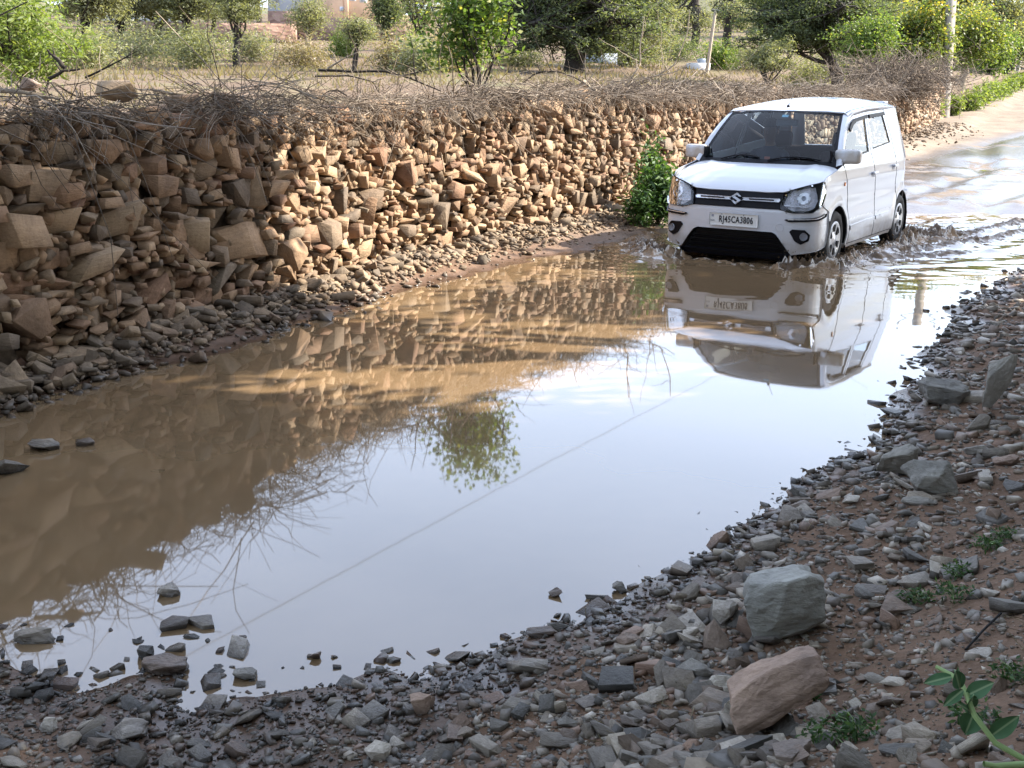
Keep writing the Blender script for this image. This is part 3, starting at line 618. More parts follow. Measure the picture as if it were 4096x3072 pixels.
sf = rng.lognormal(math.log(.0056), .4, K); V3, F3, r3 = scatter(LIBG[16:], rng.integers(0, len(LIBG) - 16, K), np.stack([xf, yf, G(xf, yf) + sf * .1], -1), np.stack([sf * 1.3, sf, sf * .7], -1), flat_rot(K, .5), rng.random(K))
F = np.concatenate([F, F3 + len(V)]); V = np.concatenate([V, V3]); rv2 = np.concatenate([rv2, r3])
obj('gravel', mesh('gravel', V, F, rnd=rv2), M['bank'], None, 'grey and brown gravel covering the near bank', 'gravel', kind='stuff')
K = 1300; y = rng.uniform(15, 40, K); x = W(y) + np.abs(rng.normal(.2, .6, K)); sz = rng.uniform(.03, .09, K)
far_pos = np.stack([x, y, G(x, y) + sz * .2], -1); V, F, rv2 = scatter(LIBG, rng.integers(0, len(LIBG), K), far_pos, np.stack([sz * 1.4, sz, sz * .5], -1), flat_rot(K), rng.random(K))
obj('road_stones', mesh('road_stones', V, F, rnd=rv2), M['rubble'], None, 'scattered stones along the muddy road beyond the car', 'stones', kind='stuff')
# ------------------------------------------------------------------ the car (local x forward from the nose, y to its left, z up from the tyre contact)
M['paint'] = mat('white_paint', (.62, .64, .68), .28, spec=.5, Coat_Weight=.6, Coat_Roughness=.06)
n, l, b = nodes(M['paint']); tcx = n.new('ShaderNodeTexCoord'); zz = sepz(M['paint'], tcx.outputs['Object'])[2]
dn = noise(M['paint'], 9, 5, .7, tcx.outputs['Object'])
dirt = math_(M['paint'], 'MULTIPLY', maprange(M['paint'], zz, .50, .12), maprange(M['paint'], dn, .25, .55))
for q in n:
    if q.type == 'MAP_RANGE': q.clamp = True
l.new(mixc(M['paint'], (.56, .58, .625), (.34, .27, .19), math_(M['paint'], 'MULTIPLY', dirt, .7)), b.inputs['Base Color'])
l.new(maprange(M['paint'], dirt, 0, 1, .25, .6), b.inputs['Roughness'])
M['black'] = mat('black_plastic', (.004, .004, .007), .5, spec=.2)
M['gap'] = mat('dark_cavity', (.006, .006, .007), .9)
M['chrome'] = mat('chrome', (.78, .79, .84), .22, .6)
M['silver'] = mat('hubcap_silver', (.50, .51, .53), .32, .55)
M['rubber'] = mat('tyre_rubber', (.018, .018, .019), .75); bump(M['rubber'], noise(M['rubber'], 60, 3), .3, .01)
M['reflector'] = mat('lamp_reflector', (.72, .73, .78), .22, .6); bump(M['reflector'], noise(M['reflector'], 26, 2), .9, .03)
M['amber'] = mat('amber_lens', (.75, .22, .03), .2)
M['redlens'] = mat('red_lens', (.35, .01, .01), .15)
M['plate'] = mat('plate_white', (.72, .72, .70), .45)
M['ink'] = mat('plate_ink', (.012, .012, .02), .5)
M['inkgrey'] = mat('plate_grey_ink', (.25, .27, .33), .5)
M['fabric'] = mat('seat_fabric', (.045, .022, .022), .95)
M['dash'] = mat('dash_plastic', (.22, .23, .24), .6)
M['skin'] = mat('skin', (.16, .085, .055), .6); M['hair'] = mat('hair', (.012, .01, .009), .6); M['shirt'] = mat('shirt_cloth', (.05, .055, .075), .9)
M['sticker'] = mat('sticker_blue', (.30, .55, .62), .4); M['redcard'] = mat('red_card', (.35, .10, .06), .5)
def glassmat(name, tint, fres=1.45, rough=.01):
    m = bpy.data.materials.new(name); m.use_nodes = True; n, l = m.node_tree.nodes, m.node_tree.links; n.clear()
    t = n.new('ShaderNodeBsdfTransparent'); t.inputs['Color'].default_value = (*tint, 1); g_ = n.new('ShaderNodeBsdfGlossy'); g_.inputs['Roughness'].default_value = rough
    f = n.new('ShaderNodeFresnel'); f.inputs['IOR'].default_value = fres; mx = n.new('ShaderNodeMixShader'); o = n.new('ShaderNodeOutputMaterial')
    l.new(f.outputs[0], mx.inputs[0]); l.new(t.outputs[0], mx.inputs[1]); l.new(g_.outputs[0], mx.inputs[2]); l.new(mx.outputs[0], o.inputs[0]); return m
M['glass'] = glassmat('window_glass', (.80, .86, .88), 1.6); M['lens'] = glassmat('lamp_lens', (.88, .9, .92)); M['screen'] = glassmat('windscreen_glass', (.74, .84, .90), 1.38)

def in_poly(a, b, poly): return inside(a, b, np.asarray(poly, float))
def patch(name, poly, surf, res, mt, parent, holes=(), skirt=.012, flip=False, **kw):
    poly = np.asarray(poly, float); loops = [poly] + [np.asarray(h_, float) for h_ in holes]
    lo, hi = poly.min(0) - res, poly.max(0) + res
    na, nb_ = max(3, int(math.ceil((hi[0] - lo[0]) / res))), max(3, int(math.ceil((hi[1] - lo[1]) / res)))
    A, B = np.meshgrid(np.linspace(lo[0], hi[0], na + 1), np.linspace(lo[1], hi[1], nb_ + 1), indexing='ij'); ra, rb = (hi - lo) / (na, nb_)
    best = np.full(A.shape, 1e9); SA, SB = A.copy(), B.copy()
    for L in loops:                                           # nearest boundary point
        for i in range(len(L)):
            p, q = L[i], L[(i + 1) % len(L)]; e = q - p; t = np.clip(((A - p[0]) * e[0] + (B - p[1]) * e[1]) / (e @ e + 1e-12), 0, 1)
            ca, cb = p[0] + t * e[0], p[1] + t * e[1]; dd = np.hypot((A - ca) / ra, (B - cb) / rb); w = dd < best
            best[w] = dd[w]; SA[w] = ca[w]; SB[w] = cb[w]
    sn = best < .52; A2, B2 = np.where(sn, SA, A), np.where(sn, SB, B)
    ins = in_poly(A, B, poly)
    for h_ in holes: ins &= ~in_poly(A, B, h_)
    ok = ins | sn
    ca = (A2[:-1, :-1] + A2[1:, :-1] + A2[1:, 1:] + A2[:-1, 1:]) / 4; cb = (B2[:-1, :-1] + B2[1:, :-1] + B2[1:, 1:] + B2[:-1, 1:]) / 4
    cin = in_poly(ca, cb, poly)
    for h_ in holes: cin &= ~in_poly(ca, cb, h_)
    cell = cin & ok[:-1, :-1] & ok[1:, :-1] & ok[1:, 1:] & ok[:-1, 1:]
    idx = np.arange(A.size).reshape(A.shape)
    F = np.stack([idx[:-1, :-1], idx[1:, :-1], idx[1:, 1:], idx[:-1, 1:]], -1)[cell]
    # triangles where three corners are usable
    tri = []
    o4 = np.stack([ok[:-1, :-1], ok[1:, :-1], ok[1:, 1:], ok[:-1, 1:]], -1); f4 = np.stack([idx[:-1, :-1], idx[1:, :-1], idx[1:, 1:], idx[:-1, 1:]], -1)
    w = np.nonzero(o4.sum(-1) == 3)
    for i, j in zip(*w):
        t = f4[i, j][o4[i, j]]; c = (A2.flat[t].mean(), B2.flat[t].mean())
        if in_poly(np.array([c[0]]), np.array([c[1]]), poly)[0] and not any(in_poly(np.array([c[0]]), np.array([c[1]]), h_)[0] for h_ in holes): tri.append(t)
    used = np.unique(np.concatenate([F.ravel(), np.array(tri, int).ravel()]).astype(int)); mp_ = -np.ones(A.size, int); mp_[used] = np.arange(len(used))
    X, Y, Z = surf(A2.ravel()[used], B2.ravel()[used]); V = np.stack([X, Y, Z], -1)
    bm = bmesh.new(); vv = [bm.verts.new(v_) for v_ in V]
    for f in list(F) + tri:
        q = [vv[mp_[i]] for i in f]
        if flip: q = q[::-1]
        try: bm.faces.new(q).smooth = True
        except ValueError: pass
    bmesh.ops.remove_doubles(bm, verts=bm.verts, dist=1e-5); bm.normal_update()
    if skirt:
        be = [e for e in bm.edges if len(e.link_faces) == 1]; nrm = {v_: v_.normal.copy() for e in be for v_ in e.verts}
        r = bmesh.ops.extrude_edge_only(bm, edges=be); nv = [g_ for g_ in r['geom'] if isinstance(g_, bmesh.types.BMVert)]
        for e in be: e.smooth = False
        ov = {}
        for e in [g_ for g_ in bm.edges]:
            a, c = e.verts
            if a in nrm and c in nv and a not in nv: ov[c] = nrm[a]
            if c in nrm and a in nv and c not in nv: ov[a] = nrm[c]
        for v_ in nv:
            if v_ in ov: v_.co -= ov[v_] * skirt
    me = bpy.data.meshes.new(name); bm.to_mesh(me); bm.free()
    return obj(name, me, M[mt], parent, **kw)
def lathe(name, prof, seg, mt, parent, axis='y', **kw):
    """prof list of (r, h); axis y"""
    a = np.linspace(0, 2 * np.pi, seg, endpoint=False); V = []
    for r, h_ in prof: V.append(np.stack([r * np.cos(a), np.full(seg, h_), r * np.sin(a)], -1))
    V = np.concatenate(V); idx = np.arange(len(V)).reshape(len(prof), seg)
    F = np.stack([idx[:-1], idx[1:], np.roll(idx[1:], -1, 1), np.roll(idx[:-1], -1, 1)], -1).reshape(-1, 4)
    return obj(name, mesh(name, V, F, True), M[mt] if isinstance(mt, str) else mt, parent, **kw)

car = empty('hatchback_car', (0, 0, 0), 'white tall-boy hatchback car driving through the muddy water', 'car')
_ang = math.atan2(CFX[1], CFX[0])
car.matrix_world = Matrix.Translation((CAR_O[0], CAR_O[1], CAR_O[2] + CAR_CP * 1.8)) @ Matrix.Rotation(_ang, 4, 'Z') @ Matrix.Rotation(-CAR_CP, 4, 'Y')
PATH = np.array([(0, 0), (-.001, .15), (-.004, .30), (-.010, .41), (-.018, .50), (-.031, .58), (-.05, .65), (-.072, .703), (-.10, .745), (-.136, .775), (-.18, .795), (-.235, .804), (-.30, .808), (-.42, .81)])
PS = np.concatenate([[0], np.cumsum(np.hypot(*np.diff(PATH, axis=0).T))])
def s2(y): return np.interp(y, PATH[:, 1], PS)
def front(off=0.0, bulge=True):
    def f(s, z):
        a = np.abs(s); x = np.interp(a, PS, PATH[:, 0]); y = np.interp(a, PS, PATH[:, 1]); e = .01
        dx = np.interp(a + e, PS, PATH[:, 0]) - np.interp(np.maximum(a - e, 0), PS, PATH[:, 0]); dy = np.interp(a + e, PS, PATH[:, 1]) - np.interp(np.maximum(a - e, 0), PS, PATH[:, 1])
        q = np.hypot(dx, dy) + 1e-9; nx, ny = dy / q, -dx / q
        x = x - np.maximum(0, z - .6) * .35 - np.maximum(0, .32 - z) * .2 + nx * off; y = y - np.maximum(0, .30 - z) * .12 * (a / 1.0) + ny * off
        return x, y * np.sign(s), z
    return f
def sidey(x, z):
    xe = x + .35 * np.maximum(0, z - .6)
    y = np.interp(-xe, -PATH[::-1, 0][::-1], PATH[:, 1])
    y = np.where(-xe < .10, .745, y)
    y = np.where(xe < -.42, .81, y)
    y = y - np.maximum(0, .32 - z) * .14 - .27 * np.maximum(0, z - .97) - .012 * np.maximum(0, z - .7) / .27 * (z < .97) - .012 * (z >= .97)
    y = y - .010 * np.exp(-((z - .60) / .09) ** 2) + .008 * np.exp(-((z - .86) / .06) ** 2)
    for cx in (-.697, -3.128):
        r = np.hypot(x - cx, z - .295); y = y + .016 * np.exp(-((r - .36) / .05) ** 2) * (z < .75)
    y = y - .10 * np.clip((-3.05 - x) / .42, 0, 1.2) ** 2.2
    return y
def side(off=0.0, sg=1):
    return lambda x, z: (x, sg * (sidey(x, z) + off), z)
def arc(cx, r, a0, a1, k=14, cz=.295): return [(cx + r * math.cos(R(t)), cz + r * math.sin(R(t))) for t in np.linspace(a0, a1, k)]
body = car
# bumper
half = [(.39, .403), (.43, .385), (.585, .19), (.70, .212), (.85, .235), (1.00, .26), (1.04, .30), (1.07, .44), (1.05, .60), (.97, .625), (.85, .665), (.765, .60), (.57, .592), (.448, .618)]
poly = half + [(-a, c) for a, c in half[::-1]]
fogp = [(.558, .418), (.58, .440), (.70, .438), (.75, .393), (.742, .335), (.668, .30), (.612, .328)]
patch('bumper', poly, front(), .018, 'paint', car, flip=True)
for sg in (1, -1):
    P_ = [(sg * a, c) for a, c in fogp]; fb = patch('fog_lamp', P_, front(.004), .012, 'black', car, flip=True)
    a = np.linspace(0, 2 * np.pi, 24, endpoint=False)
    patch('lens', [(sg * .690 + .036 * math.cos(t), .374 + .038 * math.sin(t)) for t in a], front(.012), .009, 'reflector', fb, flip=True)
    for dz in (-.013, .012): patch('rib', [(sg * .690 - .03, .372 + dz), (sg * .690 + .03, .372 + dz), (sg * .690 + .03, .376 + dz), (sg * .690 - .03, .376 + dz)], front(.0145), .006, 'inkgrey', fb, flip=True, skirt=0)
    st = patch('bumper_trim', [(sg * .492, .532), (sg * .55, .508), (sg * .80, .522), (sg * .965, .555), (sg * .975, .585), (sg * .80, .557), (sg * .60, .543)], front(.006), .012, 'black', car, flip=True)
    patch('chrome_strip', [(sg * .535, .529), (sg * .80, .541), (sg * .945, .570), (sg * .94, .577), (sg * .80, .549), (sg * .535, .536)], front(.0105), .006, 'chrome', st, flip=True, skirt=.004)
lg = patch('lower_grille', [(.40, .405), (.60, .175), (.52, .135), (-.52, .135), (-.60, .175), (-.40, .405)], front(-.055), .03, 'gap', car, flip=True)
for k in range(5):
    z0 = .36 - .042 * k; w0 = .39 + (.40 - z0) * .62
    patch('slat', [(-w0, z0), (w0, z0), (w0 + .01, z0 - .014), (-w0 - .01, z0 - .014)], front(-.03), .02, 'black', lg, flip=True, skirt=.015)
patch('valance', [(.585, .195), (.55, .145), (-.55, .145), (-.585, .195)], front(-.012), .02, 'black', car, flip=True, skirt=.04)
tw = np.linspace(0, 2 * np.pi, 22, endpoint=False)
patch('tow_cover', [(.463 + .038 * math.cos(t), .447 + .036 * math.sin(t)) for t in tw], front(.0025), .009, 'paint', car, flip=True, skirt=.003)
# upper grille with its chrome bars and emblem
gr = patch('grille', [(.461, .775), (.45, .616), (-.45, .616), (-.461, .775)], front(-.012), .03, 'black', car, flip=True)
for k in range(7):
    cx = -.36 + .12 * k; patch('mesh_cell', [(cx - .05, .632), (cx - .03, .655), (cx + .03, .655), (cx + .05, .632)], front(-.008), .008, 'gap', gr, flip=True, skirt=0)
for sg in (1, -1):
    patch('chrome_bar', [(sg * .055, .716), (sg * .43, .721), (sg * .442, .708), (sg * .43, .687), (sg * .055, .687), (sg * .075, .70)], front(.004), .007, 'chrome', gr, flip=True,
          holes=[[(sg * .125, .709), (sg * .38, .711), (sg * .385, .697), (sg * .13, .696)]], skirt=.01)
EM = [(0, 1), (1, .33), (.45, .33), (.02, .62), (-.30, .35), (1, -.28), (0, -1), (-1, -.33), (-.45, -.33), (-.02, -.62), (.30, -.35), (-1, .28)]
patch('emblem', [(.054 * a, .702 + .056 * c) for a, c in EM], front(.012), .0045, 'chrome', gr, flip=True, skirt=.014)
# number plate
pl = patch('number_plate', [(-.25, .437), (.25, .437), (.25, .557), (-.25, .557)], front(.016), .03, 'plate', car, flip=True, skirt=.012)
def text(body, size, loc, mt, parent, off=0.0, sx=1.0, name='lettering'):
    cu = bpy.data.curves.new(name, 'FONT'); cu.body = body; cu.size = size; cu.align_x = 'CENTER'; cu.align_y = 'CENTER'; cu.extrude = .0012; cu.offset = off; cu.space_character = 1.12
    t = bpy.data.objects.new(name, cu); COL.objects.link(t); dg = bpy.context.evaluated_depsgraph_get(); me = bpy.data.meshes.new_from_object(t.evaluated_get(dg))
    bpy.data.objects.remove(t); me.materials.clear()
    o = obj(name, me, M[mt], parent); o.matrix_local = Matrix.Translation(loc) @ Matrix(((0, 0, 1, 0), (1, 0, 0, 0), (0, 1, 0, 0), (0, 0, 0, 1))) @ Matrix.Diagonal((sx, 1, 1, 1)); return o
text('RJ45CA3806', .088, (.0195, .022, .496), 'ink', pl, .0015, .70)
text('IND', .022, (.0175, -.222, .48), 'inkgrey', pl)
patch('border', [(-.249, .438), (.249, .438), (.249, .556), (-.249, .556)], front(.0166), .02, 'ink', pl, flip=True, skirt=0, holes=[[(-.246, .441), (.246, .441), (.246, .553), (-.246, .553)]])
patch('hologram', [(-.236, .515), (-.212, .515), (-.212, .539), (-.236, .539)], front(.0172), .012, 'inkgrey', pl, flip=True, skirt=0)
for yy_ in (-.13, .10): lathe('screw', [(.0001, .004), (.006, .004), (.006, 0)], 10, 'inkgrey', pl, loc=(.014, yy_, .546)).rotation_euler = (0, 0, -math.pi / 2)
# head lamps
HL = np.array([(.448, .622), (.461, .735), (.519, .804), (.652, .847), (.823, .892), (.872, .80), (.85, .675), (.765, .604), (.57, .597)])
RF = np.array([(.481, .66), (.505, .75), (.55, .795), (.66, .822), (.745, .835), (.79, .71), (.765, .64), (.72, .618), (.57, .611)])
for sg in (1, -1):
    hl = patch('headlamp', [(sg * a, c) for a, c in HL], front(-.006), .016, 'black', car, flip=True)
    patch('reflector', [(sg * a, c) for a, c in RF], front(.002), .014, 'reflector', hl, flip=True, skirt=.01)
    patch('divider', [(sg * .483, .668), (sg * .77, .655), (sg * .77, .648), (sg * .483, .660)], front(.008), .01, 'chrome', hl, flip=True, skirt=.008)
    patch('bulb_bowl', [(sg * .655 + .062 * math.cos(t), .735 + .058 * math.sin(t)) for t in tw], front(.006), .012, 'chrome', hl, flip=True, skirt=.01)
    patch('bulb', [(sg * .655 + .02 * math.cos(t), .735 + .02 * math.sin(t)) for t in tw], front(.010), .006, 'inkgrey', hl, flip=True, skirt=.01)
    patch('indicator', [(sg * .60, .615), (sg * .70, .615), (sg * .715, .645), (sg * .60, .648)], front(.006), .01, 'reflector', hl, flip=True, skirt=.004)
    patch('lens', [(sg * a, c) for a, c in (HL - HL.mean(0)) * .985 + HL.mean(0)], front(.014), .02, 'lens', hl, flip=True, skirt=.012)
# bonnet
HX, HZ = [.70, .62, .50, .35, .22, .15, .10, .06], [1.028, 1.018, .990, .945, .893, .852, .815, .772]
def hood(x, y):
    zc = np.interp(-x, HX[::-1], HZ[::-1]); a = np.abs(y)
    zf = np.interp(a, [0, .45, .52, .65, .74, .80], [0, 0, .012, .018, .015, .03])
    return x, y, zc - .018 * (a / .75) ** 2 - .035 * np.clip((a - .62) / .16, 0, 1.2) ** 2 + .010 * np.exp(-((a - .55) / .05) ** 2) * np.clip((-x - .15) / .3, 0, 1) + 0 * zf
hh_ = [(-.066, 0), (-.068, .30), (-.078, .455), (-.10, .52), (-.162, .65), (-.235, .76), (-.30, .785), (-.45, .788), (-.60, .782), (-.715, .765), (-.74, .73), (-.66, .5), (-.62, .25), (-.612, 0)]
patch('bonnet', hh_ + [(x, -y) for x, y in hh_[::-1]], hood, .02, 'paint', car)
# roof
def roof(x, y):
    zc = np.interp(-x, [1.15, 1.22, 1.35, 1.6, 2.0, 2.5, 3.0, 3.28], [1.515, 1.537, 1.575, 1.620, 1.655, 1.672, 1.664, 1.640]); ze = np.interp(-x, [1.2, 1.45, 1.95, 2.6, 3.2], [1.497, 1.535, 1.562, 1.577, 1.560])
    return x, y, zc - (zc - ze) * np.clip(np.abs(y) / .668, 0, 1.1) ** 2.6
rh = [(-1.205, 0), (-1.225, .3), (-1.275, .55), (-1.30, .60), (-1.42, .652), (-1.9, .662), (-2.6, .655), (-3.05, .648), (-3.22, .60), (-3.27, .4), (-3.29, 0)]
rf = patch('roof', rh + [(x, -y) for x, y in rh[::-1]], roof, .03, 'paint', car, flip=False)
for sg in (1, -1): patch('gutter', [(-1.3, sg * .622), (-3.0, sg * .628), (-3.0, sg * .636), (-1.3, sg * .630)], lambda x, y: (x, y, roof(x, y)[2] + .002), .02, 'black', rf, skirt=0, flip=(sg < 0))
an_ = obj('antenna', mesh('antenna', *tube([(-1.33, 0, 1.575), (-1.36, 0, 1.60), (-1.50, 0, 1.725)], [.011, .004, .0025], 8), smooth=True), M['black'], rf)
lathe('antenna_base', [(.020, -.008), (.018, .01), (.010, .022), (.001, .024)], 14, 'black', rf, loc=(-1.335, 0, 1.570)).rotation_euler = (math.pi / 2, 0, 0)
# windscreen
def ws(off=0.0):
    def f(u, t):
        w = .735 + (.602 - .735) * t; y = u * w; a = np.abs(u)
        x = (-.605 - .155 * a ** 2) * (1 - t) + (-1.20 - .09 * a ** 2) * t; z = (1.022 - .018 * a ** 2) * (1 - t) + (1.535 - .035 * a ** 2) * t
        bl = .03 * 4 * t * (1 - t) + off; return x + bl * .62, y, z + bl * .72
    return f
edge_poly = [(-1, .0), (-.5, 0), (0, 0), (.5, 0), (1, 0), (1, 1), (.5, 1), (-.5, 1), (-1, 1)]
wsb = patch('windscreen', edge_poly, ws(-.004), .05, 'screen', car, skirt=0)
patch('black_band', edge_poly, ws(-.001), .025, 'black', wsb, skirt=0, holes=[[(-.955, .075), (-.5, .06), (.5, .06), (.955, .075), (.95, .955), (.5, .965), (-.5, .965), (-.95, .955)]])
patch('sticker', [(.02, .86), (.13, .86), (.13, .915), (.02, .915)], ws(-.008), .02, 'sticker', wsb, skirt=0)
for u0, u1 in ((-.62, -.03), (.10, .80)):
    f = ws(.014); pts = [f(np.array(u0 + (u1 - u0) * t), np.array(.03 + .075 * math.sin(t * 2.6))) for t in np.linspace(0, 1, 9)]
    obj('wiper', mesh('wiper', *tube(np.array(pts, float), .009, 6)), M['black'], car)
patch('cowl', [(-.60, -.72), (-.60, .72), (-.80, .74), (-.68, .4), (-.645, 0), (-.68, -.4), (-.80, -.74)], lambda x, y: (x, y, hood(np.maximum(x, -.68), y)[2] - .012), .04, 'black', car, skirt=0)
# sides: wing, doors, quarter panel, windows
ARF = arc(-.697, .335, 38, 196); ARR = arc(-3.128, .335, -12, 186)
FEN = [(-.30, .925), (-.27, .895), (-.272, .80), (-.212, .678), (-.36, .612), (-.405, .50)] + ARF + [(-1.05, .205), (-1.083, .205), (-1.075, .40), (-.987, .70), (-.86, .985), (-.82, 1.02), (-.74, 1.0), (-.55, .968), (-.42, .948)]
FD = [(-1.092, .205), (-1.084, .40), (-.996, .70), (-.868, .985), (-.83, 1.04), (-1.0, 1.262), (-1.15, 1.37), (-1.29, 1.447), (-1.45, 1.492), (-1.93, 1.525), (-1.865, 1.10), (-1.905, .95), (-2.01, .6), (-2.04, .205)]
FW = [(-.915, 1.055), (-1.03, 1.235), (-1.165, 1.34), (-1.30, 1.415), (-1.46, 1.455), (-1.865, 1.487), (-1.80, 1.115)]
RD = [(-2.049, .205), (-2.019, .6), (-1.914, .95), (-1.874, 1.10), (-1.939, 1.525), (-2.63, 1.545), (-2.745, 1.30), (-2.80, 1.0), (-2.80, .72), (-2.88, .60)] + arc(-3.128, .335, 138 - 90 + 6, -2, 6)[::1][:0] + [(-2.86, .497), (-2.80, .37), (-2.785, .205)]
RW = [(-1.935, 1.135), (-2.0, 1.489), (-2.565, 1.512), (-2.685, 1.185)]
QP = [(-2.638, 1.545), (-2.753, 1.30), (-2.808, 1.0), (-2.808, .72), (-2.885, .605), (-2.868, .505)] + arc(-3.128, .335, 40, 178)[::1] + [(-3.47, .33), (-3.52, .42), (-3.52, .60), (-3.47, .85), (-3.43, 1.07), (-3.31, 1.37), (-3.17, 1.562)]
# wheel arch runs from front to rear
QP = [(-2.638, 1.545), (-2.753, 1.30), (-2.808, 1.0), (-2.808, .72), (-2.885, .605), (-2.885, .53)] + arc(-3.128, .335, 48, 172) + [(-3.50, .34), (-3.53, .45), (-3.53, .60), (-3.49, .85), (-3.44, 1.07), (-3.32, 1.37), (-3.17, 1.562)]
for sg in (1, -1):
    fl = sg > 0
    patch('wing', FEN, side(0, sg), .02, 'paint', car, flip=fl)
    fd = patch('front_door', FD, side(0, sg), .02, 'paint', car, holes=[FW], flip=fl)
    rd = patch('rear_door', RD, side(0, sg), .02, 'paint', car, holes=[RW], flip=fl)
    patch('quarter_panel', QP, side(0, sg), .022, 'paint', car, flip=fl)
    patch('window', FW, side(-.010, sg), .05, 'glass', fd, flip=fl, skirt=0)
    patch('window', RW, side(-.010, sg), .05, 'glass', rd, flip=fl, skirt=0)
    for w_, dd in ((FW, fd), (RW, rd)):
        w_ = np.array(w_); c_ = w_.mean(0); patch('window_seal', w_, side(-.004, sg), .012, 'black', dd, holes=[(w_ - c_) * .93 + c_], flip=fl, skirt=0)
    patch('rain_visor', [(-1.20, 1.365), (-1.32, 1.43), (-1.46, 1.463), (-1.885, 1.497), (-1.885, 1.462), (-1.47, 1.43), (-1.34, 1.395), (-1.23, 1.335)], side(.02, sg), .014, 'black', fd, flip=fl, skirt=.02)
    patch('rain_visor', [(-1.985, 1.50), (-2.585, 1.522), (-2.60, 1.485), (-1.98, 1.464)], side(.02, sg), .014, 'black', rd, flip=fl, skirt=.02)
    patch('door_moulding', [(-1.13, .352), (-1.125, .395), (-2.01, .420), (-2.02, .378)], side(.014, sg), .02, 'paint', fd, flip=fl, skirt=.016)
    patch('door_moulding', [(-2.06, .380), (-2.05, .422), (-2.62, .432), (-2.70, .398)], side(.014, sg), .02, 'paint', rd, flip=fl, skirt=.016)
    for dd, hx, hz in ((fd, -1.83, .885), (rd, -2.66, .925)):
        patch('handle_recess', [(hx + .04, hz - .035), (hx + .04, hz + .02), (hx - .06, hz + .02), (hx - .06, hz - .035)], side(.002, sg), .02, 'inkgrey', dd, flip=fl, skirt=0)
        hb = obj('handle', bevbox('handle', hx - .10, hx + .05, -.012, .012, hz - .008, hz + .022, .009), M['paint'], dd); hb.location = (0, sg * (float(sidey(np.array(hx), np.array(hz))) + .026), 0)
    patch('side_repeater', [(-.848 + .022 * math.cos(t), .833 + .020 * math.sin(t)) for t in tw], side(.008, sg), .008, 'amber', car, flip=fl, skirt=.01)
    for dd, ln_ in ((fd, FD[:5]), (rd, [(-2.044, .205), (-2.015, .6), (-1.91, .95), (-1.87, 1.10)]), (rd, [(-1.936, 1.50), (-1.872, 1.12)]), (rd, RD[5:10] + [(-2.86, .497)]), (fd, [(-1.05, .21), (-2.78, .21)])):
        q = np.array(ln_); t_ = np.linspace(0, len(q) - 1, 26); xs_ = np.interp(t_, np.arange(len(q)), q[:, 0]) + .004; zs_ = np.interp(t_, np.arange(len(q)), q[:, 1]); obj('seam', mesh('seam', *tube(np.stack([xs_, sg * (sidey(xs_, zs_) - .0015), zs_], -1), .0045, 5)), M['gap'], dd)
    # A pillar between windscreen and door frame
    DLX, DLZ = [-.80, -.99, -1.14, -1.285, -1.44], [1.02, 1.266, 1.374, 1.452, 1.505]
    def apil(v, t, sg=sg):
        x0, y0, z0 = ws(0)(np.ones_like(t), t); xd = np.interp(t, [0, .45, .68, .86, 1], DLX); zd = np.interp(t, [0, .45, .68, .86, 1], DLZ); yd = sidey(xd, zd)
        bl = .022 * 4 * v * (1 - v); return x0 + (xd - x0) * v + bl * .5, sg * (y0 + (yd - y0) * v + bl * .7), z0 + (zd - z0) * v + bl * .4
    patch('pillar', [(0, 0), (1, 0), (1, 1), (0, 1)], apil, .06, 'paint', car, flip=fl, skirt=.004)
    def rail(x, v, sg=sg):                                       # cant rail between door frame and roof
        x = np.asarray(x); ye = np.interp(-x, [1.30, 1.42, 1.9, 2.6, 3.05], [.60, .652, .662, .655, .648]); z1 = roof(x, ye)[2]
        zs = np.interp(-x, [1.29, 1.45, 1.93, 2.63, 3.17], [1.452, 1.495, 1.529, 1.549, 1.564]); y0 = sidey(x, zs)
        bl = .012 * 4 * v * (1 - v); return x, sg * (y0 + (ye - y0) * v + bl), zs + (z1 - zs) * v + bl * .6
    patch('cant_rail', [(-1.285, 0), (-3.14, 0), (-3.1, 1), (-1.30, 1)], rail, .05, 'paint', car, flip=fl, skirt=.004)
    # sill, mirror, mud flaps
    patch('sill', [(-1.045, .215), (-2.80, .215), (-2.78, .165), (-1.06, .165)], side(-.018, sg), .03, 'paint', car, flip=fl, skirt=.03)
    mr = empty_part = obj('door_mirror', bevbox('door_mirror', -1.03, -.89, -.115, .115, -.065, .06, .034, 4), M['paint'], car); mr.location = (0.06, sg * .925, 1.105); mr.scale = (1, 1.12, 1.12); mr.rotation_euler = (0, 0, sg * .12)
    ma = obj('mirror_arm', bevbox('mirror_arm', -1.0, -.92, -.09, .09, -.012, .012, .008), M['black'], mr); ma.location = (0, -sg * .06, -.055)
    mg = obj('mirror_glass', bevbox('mirror_glass', -1.026, -1.021, -.085, .085, -.042, .042, .002, 1), M['chrome'], mr)
    bx_ = obj('mirror_sail', bevbox('mirror_sail', -.97, -.86, -.008, .008, -.05, .05, .006, 1), M['black'], mr); bx_.location = (.03, -sg * .135, .0)
    for wx in (-1.075, -3.49):
        fp = obj('mud_flap', bevbox('mud_flap', wx - .006, wx + .006, -.07, .07, .12, .36, .004, 1), M['black'], car); fp.location = (0, sg * .73, 0)
